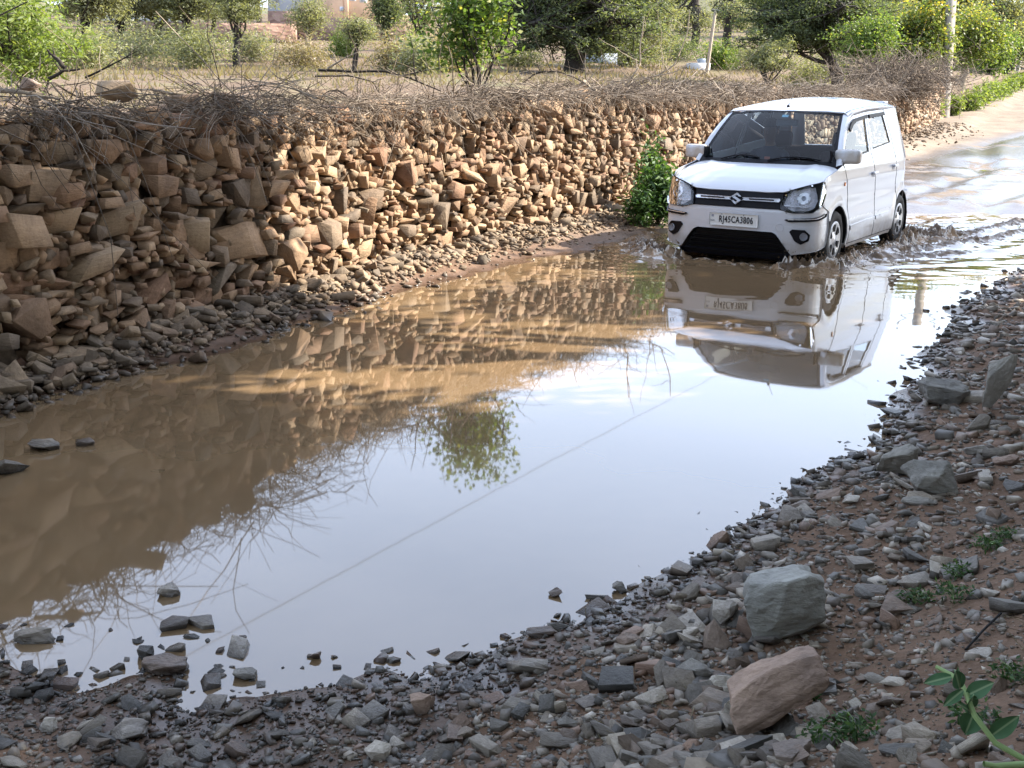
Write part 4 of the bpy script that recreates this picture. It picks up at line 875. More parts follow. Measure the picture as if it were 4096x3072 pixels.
    # wheels and dark arch liners
    for wx in (-.697, -3.128):
        wh = obj('wheel', None, None, car, loc=(wx, sg * .715, .29))
        if sg < 0: wh.rotation_euler = (0, 0, math.pi)
        ty = lathe('tyre', [(.185, -.075), (.24, -.085), (.272, -.078), (.287, -.055), (.29, 0), (.287, .055), (.272, .078), (.24, .085), (.188, .078), (.180, .05)], 48, 'rubber', wh)
        lathe('rim', [(.185, .06), (.183, .082), (.172, .086), (.15, .074), (.06, .070), (.045, .082), (.001, .086)], 40, 'silver', wh)
        for k in range(6):
            a = k * math.pi / 3 + .4; c_, s_ = math.cos(a), math.sin(a)
            q = np.array([(.085, -.014), (.148, -.036), (.155, 0), (.148, .036), (.085, .014)])
            Vp = np.array([(p[0] * c_ - p[1] * s_, yy_, p[0] * s_ + p[1] * c_) for yy_ in (.082, .06) for p in q])
            Fp = [(0, 1, 2, 2), (0, 2, 3, 3), (0, 3, 4, 4)]
            bmk = bmesh.new(); vv = [bmk.verts.new(v_) for v_ in Vp]; bmk.faces.new(vv[:5])
            for i in range(5): bmk.faces.new((vv[i], vv[(i + 1) % 5], vv[5 + (i + 1) % 5], vv[5 + i]))
            bmesh.ops.recalc_face_normals(bmk, faces=bmk.faces); me = bpy.data.meshes.new('opening'); bmk.to_mesh(me); bmk.free(); obj('opening', me, M['gap'], wh)
        a = np.linspace(0, np.pi, 18); X = wx + .36 * np.cos(a); Z = .27 + .36 * np.sin(a)
        V = np.concatenate([np.stack([X, np.full(18, sg * .80), Z], -1), np.stack([X, np.full(18, sg * .50), Z], -1)]); F = [(i, i + 1, 19 + i, 18 + i) for i in range(17)]
        obj('arch_liner', mesh('arch_liner', V, F, True), M['gap'], car)
# tail
def tail(off=0.0):
    return lambda y, z: (np.interp(z, [.3, .45, .62, .85, 1.07, 1.37, 1.56, 1.64], [-3.60, -3.655, -3.65, -3.60, -3.56, -3.44, -3.31, -3.27]) + .10 * (np.abs(y) / .72) ** 3 - off, y, z)
RWN = [(-.52, 1.10), (-.50, 1.47), (.50, 1.47), (.52, 1.10)]
tg = patch('tailgate', [(-.72, .62), (-.73, 1.0), (-.66, 1.3), (-.60, 1.56), (0, 1.63), (.60, 1.56), (.66, 1.3), (.73, 1.0), (.72, .62)], tail(), .04, 'paint', car, holes=[RWN], flip=True)
patch('rear_window', RWN, tail(-.008), .08, 'glass', tg, skirt=0, flip=True)
patch('rear_bumper', [(-.74, .25), (-.76, .61), (.76, .61), (.74, .25)], tail(.01), .05, 'paint', car, flip=True, skirt=.06)
for sg in (1, -1): patch('tail_lamp', [(sg * .60, .70), (sg * .72, .70), (sg * .73, 1.0), (sg * .66, 1.3), (sg * .60, 1.3)], tail(.006), .04, 'redlens', tg, flip=True)
sp = obj('spoiler', bevbox('spoiler', -3.36, -3.20, -.50, .50, 1.598, 1.632, .014), M['paint'], rf)
# cabin
cab = obj('cabin_floor', bevbox('cabin_floor', -3.4, -.62, -.70, .70, .22, .27, .01), M['gap'], car)
for q in ((-.66, -.60, -.72, .72, .20, .98), (-3.3, -3.24, -.68, .68, .25, .95)): obj('bulkhead', bevbox('bulkhead', *q, .01), M['gap'], car)
obj('dashboard', bevbox('dashboard', -1.02, -.72, -.70, .70, .78, .985, .06, 3), M['dash'], car)
for sg in (1, -1):
    obj('door_card', bevbox('door_card', -2.75, -.95, .745, .765, .26, 1.02, .008, 1), M['dash'], car).location = (0, 0 if sg > 0 else -1.51, 0)
    s_ = obj('seat', bevbox('seat', -2.05, -1.55, -.25, .25, .36, .56, .07, 3), M['fabric'], car); s_.location = (0, sg * .36, 0)
    sb_ = obj('seat_back', bevbox('seat_back', -.08, .08, -.25, .25, 0, .58, .07, 3), M['fabric'], s_); sb_.location = (-2.02, 0, .52); sb_.rotation_euler = (0, -.25, 0)
    hr = obj('headrest', bevbox('headrest', -.05, .05, -.13, .13, 0, .18, .045, 3), M['fabric'], s_); hr.location = (-2.19, 0, 1.12); hr.rotation_euler = (0, -.15, 0)
rs = obj('rear_seat', bevbox('rear_seat', -3.0, -2.62, -.62, .62, .36, .56, .06, 3), M['fabric'], car)
rb = obj('seat_back', bevbox('seat_back', -.07, .07, -.62, .62, 0, .58, .06, 3), M['fabric'], rs); rb.location = (-2.95, 0, .54); rb.rotation_euler = (0, -.25, 0)
sw = obj('steering_wheel', None, None, car, loc=(-1.20, -.36, .93)); sw.rotation_euler = (0, -1.05, 0)
a = np.linspace(0, 2 * np.pi, 33); obj('rim', mesh('rim', *tube(np.stack([.18 * np.cos(a), .18 * np.sin(a), 0 * a], -1), .016, 8), smooth=True), M['black'], sw)
obj('spokes', mesh('spokes', *join([boxv(-.17, .17, -.02, .02, -.01, .01), boxv(-.17, 0, -.018, .018, -.012, .008)])), M['black'], sw)
obj('rear_view_mirror', bevbox('rear_view_mirror', -1.40, -1.375, -.14, .10, 1.37, 1.44, .02, 2), M['dash'], car)
obj('dash_card', bevbox('dash_card', -.805, -.795, -.03, .03, .985, 1.075, .004, 1), M['redcard'], car)

# the driver: one skinned body
dr = empty('person', tuple(car.matrix_world @ Vector((-1.72, -.36, .56))), 'driver in a dark shirt sitting at the steering wheel of the white car', 'person', rz=_ang)
J = {}; ED = []; RD_ = []
def jn(k, p, r, par=None):
    J[k] = len(RD_); RD_.append((p, r))
    if par: ED.append((J[par], J[k]))
jn('pelvis', (-.02, 0, .06), .13); jn('waist', (-.07, 0, .22), .125, 'pelvis'); jn('chest', (-.12, 0, .42), .145, 'waist'); jn('neck0', (-.13, 0, .56), .075, 'chest'); jn('neck', (-.12, 0, .62), .052, 'neck0')
jn('skull0', (-.09, 0, .68), .072, 'neck'); jn('skull', (-.09, 0, .75), .09, 'skull0'); jn('crown', (-.09, 0, .81), .07, 'skull')
for sg, nm in ((1, 'l'), (-1, 'r')):
    jn(nm + 'sh', (-.13, sg * .19, .50), .06, 'chest'); jn(nm + 'el', (.08, sg * .25, .29), .042, nm + 'sh'); jn(nm + 'wr', (.33, sg * .19, .40), .028, nm + 'el'); jn(nm + 'pa', (.40, sg * .17, .43), .03, nm + 'wr')
    for q in range(4): jn(nm + 'f%d' % q, (.45, sg * (.185 - .02 * q), .445), .009, nm + 'pa'); jn(nm + 'g%d' % q, (.468, sg * (.18 - .02 * q), .415), .008, nm + 'f%d' % q)
    jn(nm + 't', (.42, sg * .135, .43), .009, nm + 'pa'); jn(nm + 'hip', (.05, sg * .10, .03), .10, 'pelvis'); jn(nm + 'kn', (.42, sg * .14, .06), .062, nm + 'hip'); jn(nm + 'an', (.62, sg * .12, -.22), .04, nm + 'kn'); jn(nm + 'toe', (.76, sg * .12, -.25), .035, nm + 'an')
me = bpy.data.meshes.new('body'); me.from_pydata([p for p, r in RD_], ED, []); bo = bpy.data.objects.new('body', me); COL.objects.link(bo)
bo.modifiers.new('skin', 'SKIN'); bo.modifiers.new('sub', 'SUBSURF').levels = 1
for i, (p, r) in enumerate(RD_): me.skin_vertices[0].data[i].radius = (r, r)
me.skin_vertices[0].data[0].use_root = True
bpy.context.view_layer.update(); dg = bpy.context.evaluated_depsgraph_get(); me2 = bpy.data.meshes.new_from_object(bo.evaluated_get(dg)); bpy.data.objects.remove(bo)
co = np.empty(len(me2.vertices) * 3); me2.vertices.foreach_get('co', co); co = co.reshape(-1, 3)
me2.materials.clear(); me2.materials.append(M['shirt']); me2.materials.append(M['skin'])
for p in me2.polygons:
    c = p.center; p.use_smooth = True; p.material_index = 1 if (c.z > .575 or (c.x > .28 and c.z > .3)) else 0
obj('body', me2, None, dr)
bmk = bmesh.new(); bmesh.ops.create_uvsphere(bmk, u_segments=16, v_segments=10, radius=.105); bmesh.ops.delete(bmk, geom=[v_ for v_ in bmk.verts if v_.co.z < -.015 and v_.co.x > -.03], context='VERTS')
me = bpy.data.meshes.new('hair'); bmk.to_mesh(me); bmk.free(); ho = obj('hair', me, M['hair'], dr, loc=(-.10, 0, .79)); ho.scale = (1.05, .92, .95)
for sg in (1, -1): obj('ear', bevbox('ear', -.015, .015, -.008, .008, -.03, .03, .007), M['skin'], dr, loc=(-.09, sg * .093, .74))
obj('nose', bevbox('nose', -.012, .014, -.012, .012, -.025, .02, .009), M['skin'], dr, loc=(.003, 0, .735))

# ------------------------------------------------------------------ splashes thrown up by the wheels
m = M['splash'] = mat('splash_water', (.24, .15, .08), .35, spec=.25); n, l, b = nodes(m)
l.new(ramp(m, rnd_node(m), [(0, (.06, .036, .018)), (.5, (.16, .10, .052)), (.84, (.27, .18, .105)), (.92, (.50, .44, .37)), (1, (.62, .58, .52))]), b.inputs['Base Color'])
bmk = bmesh.new(); bmesh.ops.create_icosphere(bmk, subdivisions=1, radius=.5); bmk.verts.index_update(); bmk.faces.ensure_lookup_table()
ICO = (np.array([v_.co for v_ in bmk.verts]), np.array([[v_.index for v_ in f.verts] for f in bmk.faces])); bmk.free()
CM = np.array(car.matrix_world)
def carpt(p): return (CM @ np.concatenate([p, np.ones((len(p), 1))], 1).T).T[:, :3]
def splash(name, label, zones, foam=.12, drops=1.0):
    """ragged sheets of thrown water: a fine noisy ridge along each line, plus drops"""
    Vs, Fs, Rs, nn = [], [], [], 0; Dp, Dsz = [], []
    for q, (x0, y0, x1, y1, wid, hgt) in enumerate(zones):
        ln = math.hypot(x1 - x0, y1 - y0); nl, nw = max(6, int((ln + wid * 2) / .013)), max(6, int(wid * 5 / .013))
        T, C = np.meshgrid(np.linspace(-wid / ln, 1 + wid / ln, nl), np.linspace(-2.2 * wid, 2.2 * wid, nw), indexing='ij')
        ux, uy = (x1 - x0) / ln, (y1 - y0) / ln; X = x0 + T * (x1 - x0) - uy * C; Y = y0 + T * (y1 - y0) + ux * C
        X = X + .035 * fbm(X * 14 + q, Y * 14, 3); Y = Y + .035 * fbm(X * 14, Y * 14 + q, 7)
        env = np.exp(-(C / wid) ** 2) * np.clip(np.minimum(T * ln + wid, ln + wid - T * ln) / (wid * 1.3), 0, 1)
        rg = 1 - np.abs(2 * vn(X * 13 + q * 3, Y * 13, 2) - 1); rg2 = 1 - np.abs(2 * vn(X * 40, Y * 40 + q, 4) - 1)
        z = hgt * env * (.15 + .55 * rg ** 2 + .45 * rg2 ** 2 * rg + .25 * rng.random(X.shape) * rg2)
        P = carpt(np.stack([X.ravel(), Y.ravel(), 0 * X.ravel()], -1)); P[:, 2] = wave(P[:, 0], P[:, 1]) - .006 + z.ravel()
        idx = np.arange(X.size).reshape(X.shape) + nn; Fs.append(np.stack([idx[:-1, :-1], idx[1:, :-1], idx[1:, 1:], idx[:-1, 1:]], -1).reshape(-1, 4)); Vs.append(P); nn += X.size
        fo = (vn(X * 16, Y * 16, 9) + .35 * rng.random(X.shape) * rg2 + .3 * z / (hgt + 1e-6)).ravel(); fo = np.where(fo > 1.12 - foam, .93 + .07 * rng.random(X.size), np.clip(fo, 0, 1) * .82); Rs.append(fo)
        k = int(420 * ln * drops * (hgt / .1)); t = rng.random(k); c = rng.normal(0, wid * 1.1, k); dp = carpt(np.stack([x0 + t * (x1 - x0) - uy * c, y0 + t * (y1 - y0) + ux * c, 0 * t], -1)); dp[:, 2] = hgt * rng.random(k) ** 1.4 * 1.5; Dp.append(dp); Dsz.append(rng.lognormal(math.log(.006), .45, k))
    P = np.concatenate(Dp); sz = np.concatenate(Dsz); K = len(P)
    V2, F2, r2 = scatter([ICO], np.zeros(K, int), P, np.stack([sz, sz, sz * rng.uniform(.8, 2.2, K)], -1), rotm(rng.normal(0, .5, K), rng.normal(0, .5, K), rng.uniform(0, 6.28, K)), np.where(rng.random(K) < .2, .95, rng.random(K) * .8))
    F2 = np.concatenate([F2, F2[:, 2:3]], 1)
    V1, F1 = np.concatenate(Vs), np.concatenate(Fs); me = bpy.data.meshes.new(name)
    bmk = mesh(name, V1, F1, True, np.concatenate(Rs)); o = obj(name, bmk, M['splash'], None, label, 'splash', kind='stuff')
    d_ = mesh('droplets', V2, F2[:, :3], True, r2); obj('droplets', d_, M['splash'], o, kind='stuff')
splash('splash', 'brown muddy splash thrown up by the wheels of the car',
       [(.04, .50, -.30, 1.0, .07, .12), (-.25, .95, -1.25, .93, .07, .08), (.03, -.55, -.15, -.95, .09, .12), (.15, -.75, -.6, -1.25, .15, .09), (.08, -.35, .08, .45, .05, .018),
        (-1.2, .90, -2.6, .90, .07, .055), (-2.7, .93, -3.4, 1.0, .08, .13), (-3.3, .85, -3.9, 1.3, .12, .10), (-3.6, -.6, -3.9, .8, .14, .10)], foam=.03)
splash('wake_foam', 'foam and broken water along the wake crests behind the car',
       [(-3.3, .9, -4.0, 1.28, .12, .07), (-4.0, 1.28, -6.5, 1.66, .10, .035), (-1.9, 1.1, -3.8, 1.68, .10, .04), (-3.8, 1.68, -5.6, 1.95, .08, .022), (-1.0, .98, -2.3, 1.75, .08, .025), (.0, -1.0, -.9, -1.5, .14, .06), (-.9, -1.5, -2.2, -1.9, .12, .03)], foam=.02, drops=.3)
# ------------------------------------------------------------------ vegetation
def leaves(P, L, Wd, up=.3, droop=0.0):
    K = len(P); d = rng.standard_normal((K, 3)); d[:, 2] = d[:, 2] * .6 - droop; d /= np.linalg.norm(d, axis=1, keepdims=True)
    nr = rng.standard_normal((K, 3)); nr[:, 2] += up * 3; s = np.cross(d, nr); s /= np.linalg.norm(s, axis=1, keepdims=True) + 1e-9
    L = np.broadcast_to(L, (K,))[:, None] * rng.uniform(.6, 1.25, (K, 1)); w = np.broadcast_to(Wd, (K,))[:, None] * rng.uniform(.7, 1.2, (K, 1)) * .5
    nn = np.cross(s, d); V = np.stack([P, P + d * L * .45 + s * w + nn * L * .06, P + d * L, P + d * L * .45 - s * w + nn * L * .06], 1)
    F = np.arange(4 * K).reshape(K, 4); return V.reshape(-1, 3), F
def bez(a, b, k, wob, sag=0.0):
    t = np.linspace(0, 1, k)[:, None]; p = a + (b - a) * t; w = rng.standard_normal((k, 3)).cumsum(0) * wob; w -= w[0] + (w[-1] - w[0]) * t
    p = p + w; p[:, 2] += sag * np.sin(t[:, 0] * np.pi); return p
def tree_mesh(th, cz, rad, trunk_r, limbs, subs, per, leaf, clump, flat=.6, droop=.1, lean=(0, 0), stems=1, low=.0, shell=.55, thin=1.0):
    """wood (V,F) and leaves (V,F,rnd) around the origin; th trunk height, cz crown centre, rad crown radii"""
    sd0 = rng.uniform(0, 99); tubes4, leafP = [], []; rad = np.array(rad, float); C = np.array([lean[0], lean[1], cz])
    for q in range(stems):
        base = np.array([0, 0, -.25]) + (rng.normal(0, trunk_r * 1.2, 3) * (1, 1, 0) if stems > 1 else 0); topp = np.array([lean[0] * .5 + rng.normal(0, .05 * th) , lean[1] * .5 + rng.normal(0, .05 * th), th * rng.uniform(.85, 1.1)])
        tr = bez(base, topp, 7, .03 * th); tubes4.append((tr, np.linspace(trunk_r * 1.25, trunk_r * .75, 7), 7))
        for i in range(max(1, limbs // stems)):
            a = rng.uniform(0, 2 * np.pi); e = C + rad * np.array([math.cos(a), math.sin(a), rng.uniform(-.35 - low, .7)]) * rng.uniform(.45, .8)
            lb = bez(tr[rng.integers(4, 7)], e, 7, .05 * np.linalg.norm(e - topp), .1 * rad[2]); r0 = trunk_r * rng.uniform(.35, .55) * thin; tubes4.append((lb, np.linspace(r0, r0 * .35, 7), 5))
            for j in range(subs):
                v = rng.standard_normal(3); v /= np.linalg.norm(v); v *= rng.uniform(shell, 1.0) ** .7 * (.48 + 1.05 * vn(math.atan2(v[1], v[0]) * 2.6 + sd0, v[2] * 3.2 + sd0))
                e2 = C + rad * v
                if e2[2] < C[2] - rad[2] * (.55 + low): e2[2] = C[2] - rad[2] * (.55 + low) * rng.uniform(.7, 1)
                st = lb[rng.integers(2, 7)]; e2 = st + (e2 - st) * min(1, .9 * rad.max() / (np.linalg.norm(e2 - st) + 1e-6))
                sbn = bez(st, e2, 5, .05 * np.linalg.norm(e2 - st)); tubes4.append((sbn, np.linspace(r0 * .32, r0 * .1, 5), 3))
                k = int(per * rng.uniform(.4, 1.5)); t = rng.uniform(.35, 1.05, k)[:, None]; ii = np.clip((t[:, 0] * 4), 0, 3.999); i0 = ii.astype(int); fr = (ii - i0)[:, None]
                leafP.append(sbn[i0] * (1 - fr) + sbn[i0 + 1] * fr + rng.standard_normal((k, 3)) * clump * np.array([1, 1, flat]))
    ws_ = []
    for p, r, sd in tubes4: ws_.append(tubes(p[None], np.asarray(r)[None], sd))
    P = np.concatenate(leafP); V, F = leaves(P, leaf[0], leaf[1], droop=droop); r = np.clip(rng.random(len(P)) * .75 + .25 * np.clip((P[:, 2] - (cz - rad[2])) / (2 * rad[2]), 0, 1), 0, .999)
    return join(ws_), (V, F, np.repeat(r, 4))
def tree(name, label, loc, wood, lv, bark, leafm, group=None, cat='tree', rz=0, sc=1.0, meshes=None):
    o = empty(name, tuple(loc), label, cat, group, rz); o.scale = (sc,) * 3
    if meshes is None: meshes = (mesh('trunk', *wood, smooth=True), mesh('crown', lv[0], lv[1], False, lv[2]))
    obj('trunk' if cat == 'tree' else 'stems', meshes[0], M[bark], o); obj('crown' if cat == 'tree' else 'foliage', meshes[1], M[leafm], o); return o, meshes
def px_tree(name, label, ub, Y, crown, spec, bark, leafm, cat='tree', th=None, group=None, road=False):
    """ub trunk pixel column, crown=(u,v,ru,rv) in photo pixels, at depth Y"""
    uc, vc, ru, rv = crown; cc = at_y(uc, vc, Y); k = Y / FPX * 1.03; b = at_y(ub, vc, Y); z0 = float((G if road else FZ)(b[0], Y)) if not road else float(G(b[0], Y, False))
    rad = (ru * k, ru * k * .9, rv * k); cz = cc[2] - z0; t_h = th if th is not None else max(.3, cz - rad[2] * .75)
    wood, lv = tree_mesh(t_h, cz, rad, lean=(cc[0] - b[0], 0), **spec)
    return tree(name, label, (b[0], Y, z0), wood, lv, bark, leafm, group, cat)
AC = dict(trunk_r=.16, limbs=9, subs=24, per=62, leaf=(.12, .034), clump=.13, flat=.45, droop=.25)
px_tree('sapling_tree', 'bright green broad-leaved young tree growing just behind the middle of the wall', 1905, 13.6, (1905, 40, 235, 265), dict(trunk_r=.03, limbs=10, subs=8, per=36, leaf=(.08, .046), clump=.10, flat=.9, droop=.2, stems=2, low=.35, shell=.35), 'bark', 'leaf_green', th=.6)
px_tree('feathery_tree', 'light green feathery tree at the left edge just behind the wall', 150, 10.8, (60, 110, 330, 250), dict(trunk_r=.03, limbs=9, subs=10, per=70, leaf=(.085, .02), clump=.10, flat=.6, droop=.3, stems=2, low=.3), 'bark', 'leaf_lime', th=.5)
px_tree('acacia_tree', 'large dark acacia with a thick trunk in the middle of the field', 2315, 42, (2290, 40, 410, 270), dict(AC, trunk_r=.33, limbs=14, subs=34, per=150, leaf=(0.150, 0.043), clump=0.14, low=.12), 'bark', 'leaf_dark', th=2.2)
px_tree('acacia_tree', 'lighter green tree with a thin leaning trunk right of the large dark acacia', 2470, 47, (2580, 60, 180, 210), dict(AC, trunk_r=.12, per=110, low=.4), 'bark', 'leaf_olive')
px_tree('acacia_tree', 'dark-trunked tree with forked limbs left of the leaning post', 2765, 62, (2765, 110, 110, 80), dict(AC, trunk_r=.2, limbs=6, subs=6, per=80, leaf=(0.188, 0.051), clump=0.21), 'bark', 'leaf_olive', th=3.2)
px_tree('acacia_tree', 'umbrella-shaped acacia standing against the sky behind the leaning post', 2912, 68, (2930, 75, 130, 70), dict(AC, trunk_r=.22, limbs=7, subs=7, per=90, leaf=(0.210, 0.051), clump=0.24), 'bark', 'leaf_grey', th=3.0)
px_tree('acacia_tree', 'wide spreading acacia above the roof of the car', 3390, 40, (3250, 55, 330, 190), dict(AC, trunk_r=.2, limbs=12, subs=28, per=120, leaf=(0.150, 0.038), clump=0.13, low=.2), 'bark', 'leaf_dark', th=1.6)
px_tree('small_tree', 'small olive tree on the field edge left of the car roof', 3070, 37, (3090, 225, 150, 75), dict(AC, trunk_r=.07, limbs=8, subs=8, per=80, leaf=(0.112, 0.034), clump=0.12, stems=3), 'bark', 'leaf_olive', th=.4)
px_tree('leaning_tree', 'green tree with a dark trunk leaning right behind the grey brush heap', 3540, 36, (3470, 150, 130, 130), dict(AC, trunk_r=.10, limbs=8, subs=9, per=110, leaf=(0.105, 0.051), clump=.2, low=.3), 'bark', 'leaf_green', th=1.2)
px_tree('yellowing_tree', 'yellow-green tree left of the concrete pole', 3640, 46, (3660, 120, 180, 140), dict(AC, trunk_r=.14, limbs=9, subs=10, per=130, leaf=(0.150, 0.085), clump=.26, flat=.8, low=.4), 'bark', 'leaf_gold')
px_tree('yellowing_tree', 'yellow-green tree with a pale forked trunk right of the concrete pole', 3855, 52, (3880, 130, 160, 130), dict(AC, trunk_r=.16, limbs=9, subs=10, per=130, leaf=(0.150, 0.085), clump=.28, flat=.8, low=.4), 'palebark', 'leaf_gold', th=2.4)
px_tree('roadside_tree', 'dark green tree behind the far pole at the right edge', 4030, 80, (4060, 150, 130, 105), dict(AC, trunk_r=.2, limbs=8, subs=9, per=100, leaf=(0.225, 0.119), clump=.42, flat=.8, low=.5), 'bark', 'leaf_dark')
px_tree('roadside_tree', 'low green tree between the pale-trunked tree and the far pole', 3960, 66, (3975, 200, 90, 90), dict(AC, trunk_r=.14, limbs=7, subs=8, per=100, leaf=(0.188, 0.085), clump=.34, flat=.8, low=.6), 'bark', 'leaf_green')
px_tree('acacia_tree', 'rounded olive acacia with several stems left of the grey house', 930, 40, (955, -44, 126.5, 189), dict(AC, trunk_r=.09, limbs=9, subs=10, per=110, leaf=(0.128, 0.034), clump=0.16, stems=3), 'bark', 'leaf_olive', th=1.0)
px_tree('acacia_tree', 'tree with a pale trunk in front of the grey house', 1245, 44, (1222, 55, 88, 105), dict(AC, trunk_r=.09, limbs=8, subs=16, per=42, leaf=(.12, .034), clump=.20, low=.45, stems=2, shell=.25), 'palebark', 'leaf_olive', th=1.2)
px_tree('small_tree', 'small round olive tree in front of the orange house', 1418, 36, (1438, 115, 88, 72), dict(AC, trunk_r=.05, limbs=8, subs=14, per=34, leaf=(.10, .03), clump=.17, low=.3, stems=2, shell=.25), 'bark', 'leaf_olive', th=.9)
px_tree('acacia_tree', 'upright dark tree hiding the right side of the orange house', 1535, 50, (1548, 40, 75, 105), dict(AC, trunk_r=.12, limbs=8, subs=18, per=48, leaf=(.14, .04), clump=.22, low=.4, shell=.25), 'bark', 'leaf_dark', th=1.5)
px_tree('acacia_tree', 'greyish tree between the orange house and the bright young tree', 1690, 58, (1680, -36, 138, 216), dict(AC, trunk_r=.13, limbs=8, subs=9, per=110, leaf=(0.180, 0.051), clump=0.22, low=.4), 'bark', 'leaf_grey')
FARL = ['leftmost', 'second from left', 'third from left', 'fourth from left', 'fifth from left']
for k, (u, v, ru, rv, Y, lm) in enumerate([(330, 10, 140, 90, 44, 'leaf_olive'), (470, 5, 120, 90, 50, 'leaf_grey'), (620, 15, 115, 85, 52, 'leaf_olive'), (740, 15, 100, 80, 50, 'leaf_olive'), (840, 25, 95, 80, 54, 'leaf_dark')]):
    px_tree('acacia_tree', FARL[k] + ' of the acacias standing along the white wall at the upper left', u, Y, (u, v - 60, ru * 1.6, rv * 1.75), dict(AC, trunk_r=.12, limbs=9, subs=22, per=65, low=.2, leaf=(0.165, 0.047), clump=0.19), 'bark', lm, group='acacias at the upper left')
# a far belt of trees that closes the view
protos = []
for k in range(4):
    wood, lv = tree_mesh(2.2, 4.2, (3.0, 2.8, 2.3), trunk_r=.2, limbs=7, subs=8, per=70, leaf=(.42, .14), clump=.5, flat=.7, droop=.1, low=.5); protos.append((mesh('trunk', *wood, smooth=True), mesh('crown', lv[0], lv[1], False, lv[2])))
i = 0
for u in np.arange(-300, 4300, 95):
    if 2660 < u < 2990: continue
    Y = float(rng.uniform(76, 105)); P = at_y(u + rng.uniform(-40, 40), 100, Y)
    z = float(FZ(P[0], Y)) if P[0] < W(Y) else float(rampz(Y)) + .5
    tree('belt_tree', 'distant tree in the belt of trees beyond the field', (P[0], Y, z), None, None, 'bark', ['leaf_olive', 'leaf_grey', 'leaf_olive', 'leaf_dark', 'leaf_green'][i % 5] if i % 5 else 'leaf_olive', 'belt of distant trees', 'tree', rng.uniform(0, 6.28), float(rng.uniform(.75, 1.15)), protos[i % 4]); i += 1
# tall trees on the right bank, outside the frame, whose shade lies on the bank, the water and the near wall; the sky cover crowns are added only to block skylight
_keep = rng; rng = np.random.default_rng(21)                  # own seed: the shade stays put
SHADE = [(7.2, 5.2, 3.4, 7.3, 5.2, 1.3, 1.25), (8.2, 4.6, 6.6, 4.6, 5.2, 3.1, 3.0), (12, 8.4, 10.2, 8.2, 5.6, 3.0, 2.8), (7.4, 7.6, 3.7, 9.1, 5.2, 1.25, 1.4), (5.2, .2, 3.6, .6, 5.2, 3.0, 2.6), (12.4, 13.0, 9.6, 13.6, 5.4, 1.7, 1.3), (15, 16, 12.6, 16.4, 5.6, 2.0, 1.7), (.6, -4, -.5, -3.5, 5.2, 3.2, 2.8),
         (-2.2, -2.4, -1.5, 1.6, 6.4, 3.2, 2.8), (-8.5, 5.2, -6.2, 5.0, 6.4, 3.0, 2.8), (6.8, 2.6, 2.6, 4.4, 6.8, 2.8, 2.2), (-8.0, 8.0, -3.4, 6.0, 7.0, 2.6, 2.0), (11.5, 11.0, 8.5, 11.3, 5.2, 1.45, 1.5), (13.2, 15.0, 10.3, 15.3, 5.4, 1.5, 1.3), (8.6, 6.2, 6.2, 6.5, 5.4, 1.8, 1.2), (9.0, 2.4, 7.4, 3.0, 5.0, 2.6, 2.4)]
LB = ['over the foot of the left wall', 'beside the gravel bank', 'further right over the water', 'over the left water edge', 'beside the photographer', 'over the car', 'over the road behind the car', 'behind the photographer', 'added sky cover over the photographer', 'added sky cover over the left wall end', 'added sky cover over the near water', 'added sky cover over the near wall', 'over the front of the car', 'over the side of the car', 'between the gravel bank and the water', 'close behind the gravel bank']
for (bx0, by0, sx, sy, sz_, r1, r2), lb in zip(SHADE, LB):
    z0 = float(G(np.array(bx0), np.array(max(by0, .5)), False)) if bx0 > W(max(by0, 0)) else float(FZ(np.array(bx0), np.array(by0)))
    wood, lv = tree_mesh(sz_ - 2.2, sz_ - z0, (r1, r2, 1.5), trunk_r=.16, limbs=9, subs=12, per=56, leaf=(.26, .115), clump=.24, flat=.6, droop=.1, lean=(sx - bx0, sy - by0))
    tree('shade_tree', 'tall leafy shade tree outside the frame, ' + lb, (bx0, by0, z0), wood, lv, 'bark', 'leaf_dark', 'shade trees outside the frame')
hp = []  # unseen bushy trees added behind and to the right to block skylight
for q in range(2):
    wood, lv = tree_mesh(.8, 2.6, (1.9, 1.9, 2.5), trunk_r=.10, limbs=12, subs=12, per=75, leaf=(.22, .10), clump=.26, flat=.9, droop=.1, low=.6, shell=.3); hp.append((mesh('trunk', *wood, smooth=True), mesh('crown', lv[0], lv[1], False, lv[2])))
for q, (hx, hy, lb) in enumerate([(-6.0, -1.2, 'far left behind'), (-3.2, -2.2, 'left behind'), (-.4, -2.9, 'straight behind'), (2.2, -2.4, 'right behind'), (4.4, -.6, 'close right of'), (5.6, 2.2, 'right of the soil slope beside'), (6.6, 5.0, 'right of the gravel bank beside'), (7.8, 7.6, 'further along the right bank from')]):
    z0 = float(G(np.array(hx), np.array(max(hy, .5)), False)); tree('sky_block_tree', 'dense bushy sky-blocking tree added outside the frame, ' + lb + ' the photographer', (hx, hy, z0), None, None, 'bark', 'leaf_dark', 'sky-blocking trees added round the photographer', 'tree', q * 1.3, 1.0, hp[q % 2])
rng = _keep
